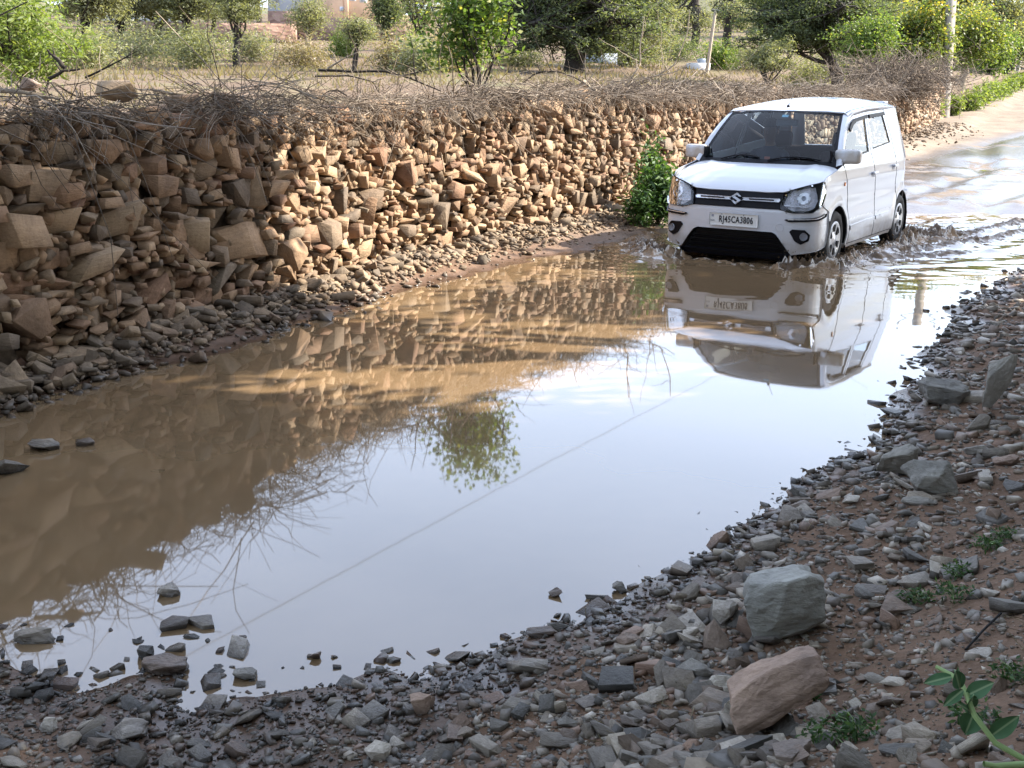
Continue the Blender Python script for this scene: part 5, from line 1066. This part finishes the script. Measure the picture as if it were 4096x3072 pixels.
# bushes
def bush(label, px, Y, ru, rv, leafm, leaf, n_leaf, name='bush', zf=FZ, bark='twig', clump=.12, vine=0):
    c = at_y(px[0], px[1], Y); k = Y / FPX * 1.03; z0 = float(zf(c[0], Y)); hz = max(.2, c[2] + rv * k - z0)
    wood, lv = tree_mesh(.12 * hz, hz * .5, (ru * k, ru * k * .8, hz * .52), trunk_r=.012, limbs=14, subs=6, per=n_leaf / 84, leaf=leaf, clump=clump, flat=.9, droop=.2, stems=7, low=.6, shell=.3)
    return tree(name, label, (c[0], Y, z0), wood, lv, bark, leafm, None, 'bush')
GF = lambda x, y: G(np.array(x), np.array(y), False)
bush('dark green leafy bush growing against the wall just left of the car', (2640, 715), 14.3, 72, 100, 'leaf_deep', (.11, .03), 3600, zf=GF, clump=.10)
bush('narrow green climber reaching up the wall above the dark bush', (2602, 560), 14.9, 26, 120, 'leaf_deep', (.10, .03), 800, 'climber', zf=GF, clump=.07)
bush('low leafy shoots at the left side of the dark bush by the wall', (2565, 770), 14.0, 40, 55, 'leaf_deep', (.09, .028), 900, zf=GF, clump=.08)
bush('bright green bush at the foot of the concrete pole', (3700, 450), 43.5, 70, 80, 'leaf_lime', (.17, .06), 3000, zf=GF)
bush('bright green bush right behind the concrete pole', (3810, 430), 47.5, 45, 55, 'leaf_lime', (.17, .06), 1800, zf=GF)
for k, (u, v, Y) in enumerate([(3870, 410, 52), (3905, 402, 56), (3945, 392, 60), (3985, 384, 65), (4025, 376, 70), (4065, 368, 76)]):
    bush(['first', 'second', 'third', 'fourth', 'fifth', 'sixth'][k] + ' low roadside bush counted from the concrete pole along the far wall', (u, v), Y, 62 + 14 * (k % 2), 40 + 12 * (k % 3), 'leaf_lime', (.2, .06), 1900, 'roadside_bush', zf=GF, clump=.2)
for k, (lb, u, v, Y, ru, rv, lm) in enumerate([('wide grey-green thicket on the field behind the yellow grass', 560, 165, 40, 210, 60, 'leaf_grey'), ('olive thicket left of the multi-stemmed acacia', 800, 175, 38, 140, 60, 'leaf_olive'), ('dry brownish shrub below the orange house', 1580, 215, 34, 70, 42, 'straw'),
        ('grey dry shrub left of the bright young tree', 1680, 225, 33, 65, 42, 'leaf_grey'), ('tawny dry shrub behind the arching branch', 1790, 215, 35, 70, 45, 'straw'), ('small light green bush before the red stone wall', 1370, 165, 50, 22, 16, 'leaf_lime'), ('pale green bush beside the bright young tree', 1655, 175, 40, 28, 32, 'leaf_lime'),
        ('vivid green banana-like bush right of the leaning post', 2880, 215, 48, 45, 42, 'leaf_green'), ('brown dry thicket on the field at the left edge', 330, 185, 36, 140, 55, 'leaf_olive'), ('dark scrub under the wide spreading acacia', 3250, 265, 42, 130, 35, 'leaf_olive'), ('dark scrub along the far side of the field', 2400, 225, 50, 130, 45, 'leaf_dark'), ('scrub left of the large dark acacia', 2080, 255, 46, 120, 40, 'leaf_olive'), ('dark hedge behind the small white block structure', 2720, 215, 52, 160, 55, 'leaf_dark'), ('dark hedge right of the vivid green bush', 3010, 215, 49, 160, 60, 'leaf_olive'), ('olive hedge under the spreading acacia near its trunk', 3330, 225, 45, 160, 55, 'leaf_dark'), ('grey hedge behind the thin-trunked tree', 2540, 220, 50, 120, 50, 'leaf_grey'), ('olive hedge behind the bright young tree', 1850, 215, 46, 170, 55, 'leaf_olive'), ('grey scrub before the white wall at the upper left', 480, 135, 52, 200, 55, 'leaf_grey'), ('tall olive scrub under the row of acacias at the upper left', 700, 140, 50, 170, 55, 'leaf_olive'), ('scrub on the slope between the houses and the thickets', 1010, 170, 46, 120, 40, 'leaf_grey'), ('brown scrub on the slope before the red stone wall', 1200, 200, 42, 120, 30, 'straw'), ('grey-green scrub at the left border behind the feathery tree', 180, 150, 46, 170, 60, 'leaf_grey')]):
    bush(lb, (u, v), Y, ru, rv, lm, (.15, .04), 3400, 'shrub', clump=.30)
# dry grass on the field
K = 20000; y = 9 + 42 * rng.random(K) ** .7; d = .5 + rng.random(K) * (4 + y * .9); x = W(y) - d; ok = vn(x * .5, y * .5, 3) > .42; x, y = x[ok], y[ok]; K = len(x)
hgt = rng.uniform(.05, .2, K); P0 = np.stack([x, y, FZ(x, y) - .01], -1); dv = rng.normal(0, .35, (K, 3)); dv[:, 2] = 1; tip = P0 + dv * hgt[:, None]; sd = np.stack([rng.uniform(.006, .014, K) * (y / 14), 0 * x, 0 * x], -1)
V = np.stack([P0 - sd, P0 + sd, tip], 1).reshape(-1, 3); obj('dry_grass', mesh('dry_grass', V, np.arange(3 * K).reshape(K, 3), False, np.repeat(rng.random(K), 3)), M['straw'], None, 'dry straw-coloured grass covering the field behind the wall', 'grass', kind='stuff')

# ------------------------------------------------------------------ brushwood heaped on the wall
K = 10500; s = rng.random(K) * 36; x, y, tx, ty = wall_frame(s); tp = wall_top(y)
o0 = rng.normal(-.22, .16, K); dens = .4 + .9 * vn(s * .9, s * 0, 5); z0 = tp - .04 + np.abs(rng.normal(0, .075, K)) * dens * (1 - ((o0 + .22) / .8) ** 2).clip(.2, 1)
ln = rng.lognormal(math.log(.30), .45, K).clip(.1, 1.1); az = np.where(rng.random(K) < .55, rng.normal(0, .5, K), rng.uniform(0, 6.28, K)) + np.arctan2(ty, tx) + np.pi * (rng.random(K) < .5); el = rng.normal(.08, .38, K)
bc = rng.integers(0, 130, K); bcs = rng.random(130) * 36; baz = rng.uniform(0, 6.28, 130); bof = rng.normal(-.15, .16, 130); bz = np.abs(rng.normal(.03, .05, 130)); inb = rng.random(K) < .5
s = np.where(inb, bcs[bc] + rng.normal(0, .22, K), s).clip(0, 38); x, y, tx, ty = wall_frame(s); tp = wall_top(y); o0 = np.where(inb, bof[bc] + rng.normal(0, .10, K), o0); z0 = np.where(inb, tp + bz[bc] + rng.normal(0, .05, K), tp - .04 + np.abs(rng.normal(0, .07, K)) * dens); az = np.where(inb, baz[bc] + rng.normal(0, .35, K), az); ln = np.where(inb, ln * 1.35, ln)
D = np.stack([np.cos(az) * np.cos(el), np.sin(az) * np.cos(el), np.sin(el)], -1); P = np.stack([x + ty * o0, y - tx * o0, z0], -1)
k = 5; T = np.linspace(0, 1, k); cv = rng.standard_normal((K, 3)) * .45; cv[:, 2] -= .35
pts = P[:, None] + ln[:, None, None] * (T[None, :, None] * D[:, None] + (T ** 2)[None, :, None] * cv[:, None] * .6) + rng.standard_normal((K, k, 3)) * .012
rr = rng.lognormal(math.log(.0032), .35, K)[:, None] * np.linspace(1, .45, k)[None] * (1 + np.clip((y - 10) / 18, 0, 1.2))[:, None]
V, F = tubes(pts, rr, 3); obj('brushwood', mesh('brushwood', V, F, False, np.repeat(rng.random(K), k * 3)), M['twig'], None, 'tangled heap of dry thorny brushwood laid along the top of the stone wall', 'brushwood', kind='stuff')
# twigs that hang over the face and stand up against the field
K = 800; s = rng.random(K) * 20; x, y, tx, ty = wall_frame(s); o0 = rng.normal(-.05, .08, K); up = rng.random(K) < .55
D = np.where(up[:, None], np.stack([rng.normal(0, .6, K), rng.normal(0, .6, K), rng.uniform(.25, 1.1, K)], -1), np.stack([ty * .25 + rng.normal(0, .35, K), -tx * .25 + rng.normal(0, .35, K), rng.uniform(-.9, -.1, K)], -1))
ln = np.where(up, rng.lognormal(math.log(.26), .45, K), rng.lognormal(math.log(.22), .4, K)).clip(.08, .8); P = np.stack([x + ty * (o0 - .15 * up), y - tx * (o0 - .15 * up), wall_top(y) + .03], -1)
cv = rng.standard_normal((K, 3)) * .4; cv[:, 2] -= .3
pts = P[:, None] + ln[:, None, None] * (T[None, :, None] * D[:, None] + (T ** 2)[None, :, None] * cv[:, None] * .6) + rng.standard_normal((K, k, 3)) * .01
V, F = tubes(pts, rng.lognormal(math.log(.003), .3, K)[:, None] * np.linspace(1, .5, k)[None] * (1 + np.clip((y - 8) / 14, 0, 1))[:, None], 3)
obj('hanging_twigs', mesh('hanging_twigs', V, F, False, np.repeat(rng.random(K), k * 3)), M['twig'], None, 'thin dry twigs hanging over the wall face and sticking up from the brushwood', 'twigs', kind='stuff')
def branch(label, pix, Y, r0, m_='twig', forks=4, flen=.35):
    """a dead branch through photo pixels at depths Y (list or number)"""
    Y = np.broadcast_to(Y, (len(pix),)); P = np.array([at_y(u, v, q) for (u, v), q in zip(pix, Y)]); t = np.linspace(0, 1, len(P)); tt_ = np.linspace(0, 1, 22)
    C = np.stack([np.interp(tt_, t, P[:, i]) for i in range(3)], -1); C[1:-1] = (C[:-2] + 2 * C[1:-1] + C[2:]) / 4; C += rng.standard_normal(C.shape).cumsum(0) * r0 * .12
    o0 = C[0].copy(); parts = [tubes((C - o0)[None], np.linspace(r0, r0 * .4, 22)[None], 6)]
    for q in range(forks):
        i = rng.integers(4, 19); d_ = rng.standard_normal(3) * .6; d_[2] = abs(d_[2]) + .2; L_ = flen * rng.uniform(.4, 1); e = C[i] + d_ * L_
        parts.append(tubes((bez(C[i], e, 6, .03 * L_) - o0)[None], np.linspace(r0 * .45, r0 * .12, 6)[None], 4))
    obj('dead_branch', mesh('dead_branch', *join(parts), smooth=True), M[m_], None, label, 'branch', loc=tuple(o0))
branch('short thick dark stick pointing up at the left end of the wall', [(262, 270), (215, 225), (180, 195)], 7.4, .017, 'bark', 1, .1)
branch('thick brown branch rising to the right on the left end of the wall', [(195, 315), (260, 280), (312, 270)], 7.3, .013, 'bark', 2, .2)
branch('thin straight stick leaning to the right behind the left end of the wall', [(340, 310), (450, 255), (556, 200)], 7.9, .008, 'bark', 3, .2)
branch('thick pale log lying on the left end of the wall', [(-60, 355), (90, 372), (235, 395)], 6.3, .018, 'palebark', 1, .15)
branch('dark log lying along the wall top left of the middle', [(640, 440), (780, 425), (900, 405)], 8.6, .014, 'bark', 2, .2)
branch('long dark branch arching over the wall top left of the bright young tree', [(1275, 280), (1420, 285), (1540, 283), (1640, 310), (1760, 360)], 11.2, .016, 'bark', 5, .5)
branch('second dark branch arching below the longest one', [(1260, 305), (1400, 303), (1490, 325), (1530, 400)], 11.0, .010, 'bark', 4, .3)
branch('pale bare branch rising to the right above the wall near its middle', [(1310, 275), (1370, 240), (1430, 210)], 11.6, .012, 'palebark', 2, .25)
branch('dark branch arching in front of the thick acacia trunk', [(2090, 335), (2150, 290), (2230, 285), (2330, 325), (2420, 400)], 14.5, .012, 'bark', 5, .4)
branch('pale broken log end sticking out of the brushwood below the large acacia', [(2325, 330), (2370, 355), (2400, 375)], 14.6, .05, 'palebark', 0)
branch('tall wavy bare branch, left one of the pale branches right of the large acacia', [(2500, 350), (2560, 260), (2560, 180), (2575, 60)], 16.2, .014, 'palebark', 5, .7)
branch('pale crooked bare branch, right one of the pale branches right of the large acacia', [(2450, 370), (2640, 300), (2700, 260), (2750, 130), (2760, 40)], 16.8, .014, 'palebark', 6, .7)
branch('long pale stick lying across the brushwood right of the large acacia', [(2430, 330), (2560, 318), (2700, 290), (2760, 255)], 16.4, .013, 'palebark', 3, .4)
branch('bent bare branch in the brushwood behind the car roof', [(3280, 400), (3300, 320), (3350, 285), (3430, 330)], 24, .02, 'twig', 6, .6)
branch('long bare branch rising from the grey brush heap before the leaning tree', [(3560, 400), (3620, 300), (3680, 200)], 31, .022, 'palebark', 6, .7)
branch('pale twig hanging down the face of the wall in its middle', [(1755, 470), (1775, 530), (1785, 660)], 11.15, .006, 'palebark', 1, .1)
branch('thin curved root hanging over the left part of the wall', [(205, 330), (255, 390), (283, 470), (270, 560)], 6.35, .006, 'twig', 1, .1)
# a grey heap of thorn on the wall right of the car
K = 2600; c = at_y(3590, 330, 32.5); P = c[None] + rng.normal(0, 1, (K, 3)) * np.array([.75, .9, .30]); D = rng.standard_normal((K, 3)); D[:, 2] = np.abs(D[:, 2]) * .8; pts = P[:, None] + rng.uniform(.2, .7, K)[:, None, None] * (T[None, :, None] * D[:, None]) * .6 + rng.standard_normal((K, k, 3)) * .02
V, F = tubes(pts, np.linspace(.010, .004, k)[None].repeat(K, 0), 3); obj('thorn_heap', mesh('thorn_heap', V, F, False, np.repeat(.4 + .55 * rng.random(K), k * 3)), M['twig'], None, 'grey heap of thorn branches on the wall right of the car', 'brushwood', kind='stuff')
# stones lying on the wall top
for k_, (lb, u, v, Y, w_, h_) in enumerate([('large pale rounded stone on the wall top at the left', 465, 360, 7.2, .24, .15), ('pale rounded stone on the wall top left of the middle', 1270, 385, 10.3, .20, .17), ('whitish stone lying on the wall top left of the thick acacia trunk', 1925, 390, 13.6, .2, .12), ('reddish stone on the wall top at the left end', 120, 345, 6.4, .13, .09)]):
    p = at_y(u, v, Y); stone_obj('w', 45 + k_, p, (w_, w_ * .8, h_ * .9), rotm(*[np.array([q]) for q in (.1, .15, .5 * k_)])[0], 'rubble' if k_ < 3 else 'pink', 'capstone', None, label=lb, cat='stone')

# ------------------------------------------------------------------ poles, wire, house and other things on the field
M['concrete'] = simple('concrete', [(0, (.27, .235, .195)), (1, (.30, .26, .22))], ns=6, bs=.3, bd=.01)
M['wood'] = simple('weathered_wood', [(0, (.40, .33, .26)), (1, (.44, .36, .28))], ns=10)
M['iron'] = mat('galvanised_iron', (.10, .10, .10), .6, .4)
def pole(name, label, base, top, w0, w1, arms=True):
    b_, t_ = np.array(base, float), np.array(top, float); root = empty(name, tuple(b_), label, 'pole'); d = t_ - b_
    V = [(sx * w0 / 2, sy * w0 * .38, -.4) for sx, sy in ((-1, -1), (1, -1), (1, 1), (-1, 1))] + [(d[0] + sx * w1 / 2, d[1] + sy * w1 * .38, d[2]) for sx, sy in ((-1, -1), (1, -1), (1, 1), (-1, 1))]
    F = [(0, 1, 5, 4), (1, 2, 6, 5), (2, 3, 7, 6), (3, 0, 4, 7), (4, 5, 6, 7)]; obj('shaft', mesh('shaft', V, F), M['concrete'], root)
    if arms:
        for sg in (-1, 1):
            A = np.array([(0, 0, -.55), (sg * .35, 0, -.42), (sg * .62, 0, -.18), (sg * .75, 0, .05)]) + d - [0, .02, 0]; obj('cross_arm', mesh('cross_arm', *tube(A, .03, 6)), M['iron'], root)
            lathe('insulator', [(.001, .12), (.05, .11), (.06, .05), (.035, 0)], 10, 'plate', root, loc=tuple(d + [sg * .75, 0, .05])).rotation_euler = (math.pi / 2, 0, 0)
    return root
pb = at_y(3773, 490, 45.4); pb[2] = float(G(np.array(pb[0]), np.array(45.4), False)); pt = at_y(3806, -60, 45.4); pt = np.array([pt[0], 45.4, 6.95])
pole('utility_pole', 'tall tapered concrete pole beside the road right of the car', pb, pt, .38, .29)
fb_ = at_y(4040, 345, 88); ft = at_y(4072, 75, 88); pole('utility_pole', 'far concrete pole with a curved cross arm near the right edge', fb_, ft, .42, .34)
st0, st1 = at_y(4056, 338, 86), at_y(4096, 180, 86); pole('stay_pole', 'thin slanting stay pole leaning beside the far concrete pole', st0, st1, .26, .2, False)
lb0, lb1 = at_y(2822, 312, 46), at_y(2862, 42, 46); lp = empty('leaning_post', tuple(lb0), 'thin pale wooden post leaning to the right in the middle of the field', 'pole')
obj('shaft', mesh('shaft', *tube(np.stack([lb0 - lb0 - [0, 0, .3], (lb1 - lb0) * .5, lb1 - lb0]), [.075, .065, .055], 8), smooth=True), M['wood'], lp)
obj('cross_piece', mesh('cross_piece', *tube(np.array([(-.16, 0, .02), (.16, 0, -.02)]) + (lb1 - lb0), .05, 6)), M['iron'], lp)
def mirror_pt(u, v, h):
    d = ray(u, v); q = (h + CAMZ) / -d[2]; return np.array([d[0] * q, d[1] * q, h])
W0, W1 = mirror_pt(790, 2600, 6.2), mirror_pt(2850, 1510, 6.3); dirw = (W1 - W0) / np.linalg.norm(W1 - W0)
wp = [W0 - dirw * 14, W0, (W0 + W1) / 2 - [0, 0, .05], W1, W1 + (pt - W1) * .5 + [0, 0, .0], pt + [0, 0, .1]]
obj('power_line', mesh('power_line', *tube(np.array(wp), .0065, 5)), M['iron'], None, 'single overhead wire strung from the concrete pole across the flooded road', 'wire')
# house
M['greywall'] = simple('grey_plaster', [(0, (.42, .43, .46)), (1, (.44, .45, .48))], ns=.8, bs=.1); M['orange'] = simple('orange_plaster', [(0, (.80, .58, .42)), (1, (.82, .60, .44))], ns=.8, bs=.1)
M['yellow'] = simple('yellow_plaster', [(0, (.60, .48, .27)), (1, (.6, .48, .27))], ns=.8, bs=.1); M['whitewash'] = simple('whitewash', [(0, (.62, .62, .63)), (1, (.64, .64, .64))], ns=2, bs=.1); M['bluewash'] = simple('blue_wash', [(0, (.36, .40, .46)), (1, (.38, .42, .48))], ns=2, bs=.1)
m = M['redstone'] = mat('red_stone_masonry', (.2, .1, .08), .9, spec=.2); n, l, b = nodes(m); P = worldpos(m); vo = n.new('ShaderNodeTexVoronoi'); vo.inputs['Scale'].default_value = 2.6; mpz = n.new('ShaderNodeMapping'); mpz.inputs['Scale'].default_value = (1, 1, 2.2); l.new(P, mpz.inputs['Vector']); l.new(mpz.outputs[0], vo.inputs['Vector'])
sc_ = n.new('ShaderNodeSeparateColor'); l.new(vo.outputs['Color'], sc_.inputs[0]); l.new(mixc(m, ramp(m, sc_.outputs[0], [(0, (.09, .05, .04)), (1, (.34, .24, .19))]), ramp(m, noise(m, 3, 4, .6, P), [(.3, (.12, .065, .05)), (.5, (.20, .115, .085)), (.7, (.27, .17, .13))]), .5), b.inputs['Base Color']); bump(m, vo.outputs['Distance'], .6, .08)
def pbox(u0, u1, v0, v1, Y, depth):
    a, c = at_y(u0, v1, Y), at_y(u1, v0, Y); return a[0], c[0], Y, Y + depth, a[2], c[2]
def box_thing(name, label, cat, spec, mt, **kw):
    x0, x1, y0, y1, z0, z1 = spec; root = empty(name, ((x0 + x1) / 2, y0, z0), label, cat); V, F = boxv(x0, x1, y0, y1, z0, z1); obj('wall', mesh('wall', V - np.array(root.location), F), M[mt], root); return root
def window(root, spec, frame='whitewash'):
    x0, x1, y0, y1, z0, z1 = spec; L_ = np.array(root.location); V, F = boxv(x0, x1, y0 - .04, y0 + .05, z0, z1); w = obj('window', mesh('window', V - L_, F), M[frame], root); t = (x1 - x0) * .14
    V, F = boxv(x0 + t, x1 - t, y0 - .06, y0 - .043, z0 + t, z1 - t); obj('pane', mesh('pane', V - L_, F), M['bluewash'], w)
hs = box_thing('house', 'grey-white plastered house block behind the trees at the upper left', 'house', pbox(1075, 1347, -330, 130, 74, 9), 'greywall')
window(hs, pbox(1062 + 20, 1110, -60, 10, 74, 1), 'greywall')
x0, x1, y0, y1, z0, z1 = pbox(1075, 1347, -330, -300, 74, 9); V, F = boxv(x0 - .4, x1 + .2, y0 - .4, y1, z1, z1 + .25); obj('roof', mesh('roof', V - np.array(hs.location), F), M['greywall'], hs)
oh = box_thing('house', 'orange plastered house standing right of the grey-white block', 'house', pbox(1349, 1600, -330, 78, 73.6, 9), 'orange')
oh.rotation_euler = (0, 0, .62); oh.scale = (1.25, 1, 1)
for s_ in ((1400, 1428, -30, 8), (1442, 1468, -30, 12), (1372, 1385, 33, 50)): window(oh, pbox(*s_, 73.6, 1))
x0, x1, y0, y1, z0, z1 = pbox(1349, 1600, -330, -300, 73.6, 9); V, F = boxv(x0 - .2, x1 + .3, y0 - .4, y1, z1, z1 + .25); obj('roof', mesh('roof', V - np.array(oh.location), F), M['orange'], oh)
V, F = boxv(*pbox(1384, 1390, -300, 77, 73.4, .25)); obj('drain_pipe', mesh('drain_pipe', V - np.array(oh.location), F), M['orange'], oh)
box_thing('low_wall', 'pale yellow low wall right of the orange house', 'wall', pbox(1560, 1645, 60, 132, 70, .4), 'yellow')
box_thing('compound_wall', 'dark red stone compound wall below the orange house', 'wall', pbox(1240, 1720, 78, 185, 68, .5), 'redstone')
box_thing('compound_wall', 'dark red stone compound wall below the grey-white house', 'wall', pbox(1075, 1238, 46, 180, 69, .5), 'redstone')
box_thing('compound_wall', 'long low dark stone wall running left from the grey-white house', 'wall', pbox(560, 1180, 95, 180, 63, .5), 'redstone')
box_thing('white_wall', 'long low whitewashed wall at the upper left', 'wall', pbox(385, 730, 67, 84, 76, .3), 'whitewash')
box_thing('blue_wall', 'low blue-grey wall right of the thick acacia trunk', 'wall', pbox(2330, 2470, 214, 275, 49, .3), 'bluewash')
wb = box_thing('water_trough', 'small whitewashed block structure at the foot of the leaning post', 'structure', pbox(2758, 2842, 252, 300, 47, 1.0), 'whitewash'); V, F = boxv(*pbox(2797, 2824, 234, 251.5, 47.2, .6)); obj('tank', mesh('tank', V - np.array(wb.location), F), M['bluewash'], wb)

# ------------------------------------------------------------------ plants on the near bank
def leafblade(L, w, cup=.12, bend=.2, nu=9, nv=4):
    u = np.linspace(0, 1, nu); half = w * np.sin(np.pi * np.clip(u, .02, 1) ** .8) ** .75; V = []
    for i, t in enumerate(u):
        for j in range(-nv, nv + 1): q = j / nv; V.append((t * L, q * half[i], cup * w * abs(q) ** 1.5 - bend * L * t * t))
    c = 2 * nv + 1; F = [(i * c + j, (i + 1) * c + j, (i + 1) * c + j + 1, i * c + j + 1) for i in range(nu - 1) for j in range(c - 1)]; return np.array(V), np.array(F)
m = M['milkleaf'] = mat('broad_leaf', (.04, .10, .045), .55, spec=.35); n, l, b = nodes(m); tcx = n.new('ShaderNodeTexCoord'); so = sepz(m, tcx.outputs['Object'])
vein = math_(m, 'ABSOLUTE', so[1]); l.new(mixc(m, (.26, .36, .2), mixc(m, (.06, .15, .07), (.09, .19, .085), noise(m, 60, 3, .6, tcx.outputs['Object'])), maprange(m, vein, .0008, .0022)), b.inputs['Base Color'])
M['stem'] = mat('green_stem', (.30, .42, .17), .5)
Yp = 1.72; sp_ = [(2280, 1672), (2212, 1640), (2150, 1605), (2105, 1545), (2088, 1500), (2078, 1478), (2055, 1457), (2022, 1440)]; SPt = np.array([at_y(x * S2, y * S2, Yp + .02 * i) for i, (x, y) in enumerate(sp_)])
mk = empty('milkweed_plant', tuple(SPt[0]), 'fresh green stem with broad oval leaves in the lower right corner', 'plant')
obj('stem', mesh('stem', *tube(SPt - SPt[0], np.linspace(.0058, .0036, len(SPt)), 8), smooth=True), M['stem'], mk)
s3 = np.array([at_y(x * S2, y * S2, Yp) for x, y in ((2260, 1652), (2200, 1652), (2150, 1655), (2125, 1650))]); obj('stem', mesh('stem', *tube(s3 - SPt[0], [.006, .006, .005, .005], 8), smooth=True), M['stem'], mk)
for (bx0, by0), (tx0, ty0), w_ in (((2055, 1462), (1992, 1476), .012), ((2072, 1484), (2064, 1446), .015), ((2074, 1486), (2068, 1440), .006), ((2090, 1502), (2150, 1472), .016), ((2080, 1490), (2035, 1528), .010), ((2095, 1530), (2105, 1500), .012), ((2100, 1540), (2072, 1518), .007), ((2105, 1535), (2085, 1590), .022), ((2140, 1590), (2205, 1545), .017)):
    A, B = at_y(bx0 * S2, by0 * S2, Yp + .08), at_y(tx0 * S2, ty0 * S2, Yp + .06 + rng.uniform(-.02, .02)); d = B - A; L_ = float(np.linalg.norm(d)); V, F = leafblade(L_ * .95, w_ * .92, .3, .08)
    X_ = Vector(d).normalized(); Z_ = (Vector((0, -.75, .6)) + Vector(rng.normal(0, .15, 3))); Y_ = Z_.cross(X_).normalized(); Z_ = X_.cross(Y_)
    o = obj('leaf', mesh('leaf', V, F, True), M['milkleaf'], mk); o.matrix_local = Matrix.Translation(Vector(A - SPt[0])) @ Matrix((X_, Y_, Z_)).transposed().to_4x4()
WL = ['above the pinkish slab at the right', 'at the right edge level with the big grey boulder', 'right of the big grey boulder', 'between the big grey boulder and the right edge', 'at the foot of the pinkish slab', 'below the pinkish slab', 'behind the fresh green stem', 'at the right edge above the fresh green stem', 'in the lower right left of the fresh green stem', 'high on the right bank beside the boulder pair']
for k_, (x, y, r_) in enumerate([(1975, 1300, .05), (2130, 1185, .05), (2070, 1245, .045), (2060, 1290, .055), (1745, 1500, .04), (1790, 1600, .055), (2100, 1560, .06), (2190, 1470, .05), (1850, 1585, .05), (2170, 1165, .04)]):
    p = hit(x * S2, y * S2); K = 170; a = rng.uniform(0, 6.28, K); q = np.sqrt(rng.random(K)) * r_; P = np.stack([q * np.cos(a), q * np.sin(a) * .9, .004 + .03 * rng.random(K)], -1); V, F = leaves(P, .019, .007, up=.8)
    st_ = tubes(np.stack([np.zeros((9, 3)) + [0, 0, -.01], P[:9] * .5 + [0, 0, .012], P[:9]], 1), np.full((9, 3), .0011), 3); root = empty('weed', tuple(p), 'low green weed ' + WL[k_], 'plant')
    obj('stems', mesh('stems', *st_), M['stem'], root); obj('foliage', mesh('foliage', V, F, False, np.repeat(rng.random(K), 4)), M['leaf_deep'], root)
# a dark stick on the soil and dry straws on the bank
a_, b_ = hit(2085 * S2, 1410 * S2), hit(2160 * S2, 1340 * S2); obj('dark_stick', mesh('dark_stick', *tube(np.stack([0 * a_, (b_ - a_) / 2 + [0, 0, .01], b_ - a_ + [0, 0, .012]]), .0035, 6)), M['gap'], None, 'thin dark stick lying on the soil at the right edge', 'stick', loc=tuple(a_ + [0, 0, .008]))
K = 700; y = 2.2 + 4 * rng.random(K) ** 1.4; x = .2 + rng.random(K) * (y * .5); P = np.stack([x, y, G(x, y) + .006], -1); az = rng.uniform(0, 6.28, K); D = np.stack([np.cos(az), np.sin(az), rng.normal(0, .15, K)], -1) * rng.uniform(.02, .08, K)[:, None]
V, F = tubes(np.stack([P, P + D * .5 + rng.normal(0, .004, (K, 3)), P + D], 1), np.full((K, 3), .0009), 3); obj('dry_straws', mesh('dry_straws', V, F, False, np.repeat(rng.random(K), 9)), M['straw'], None, 'short dry straws scattered over the near bank', 'straw', kind='stuff')
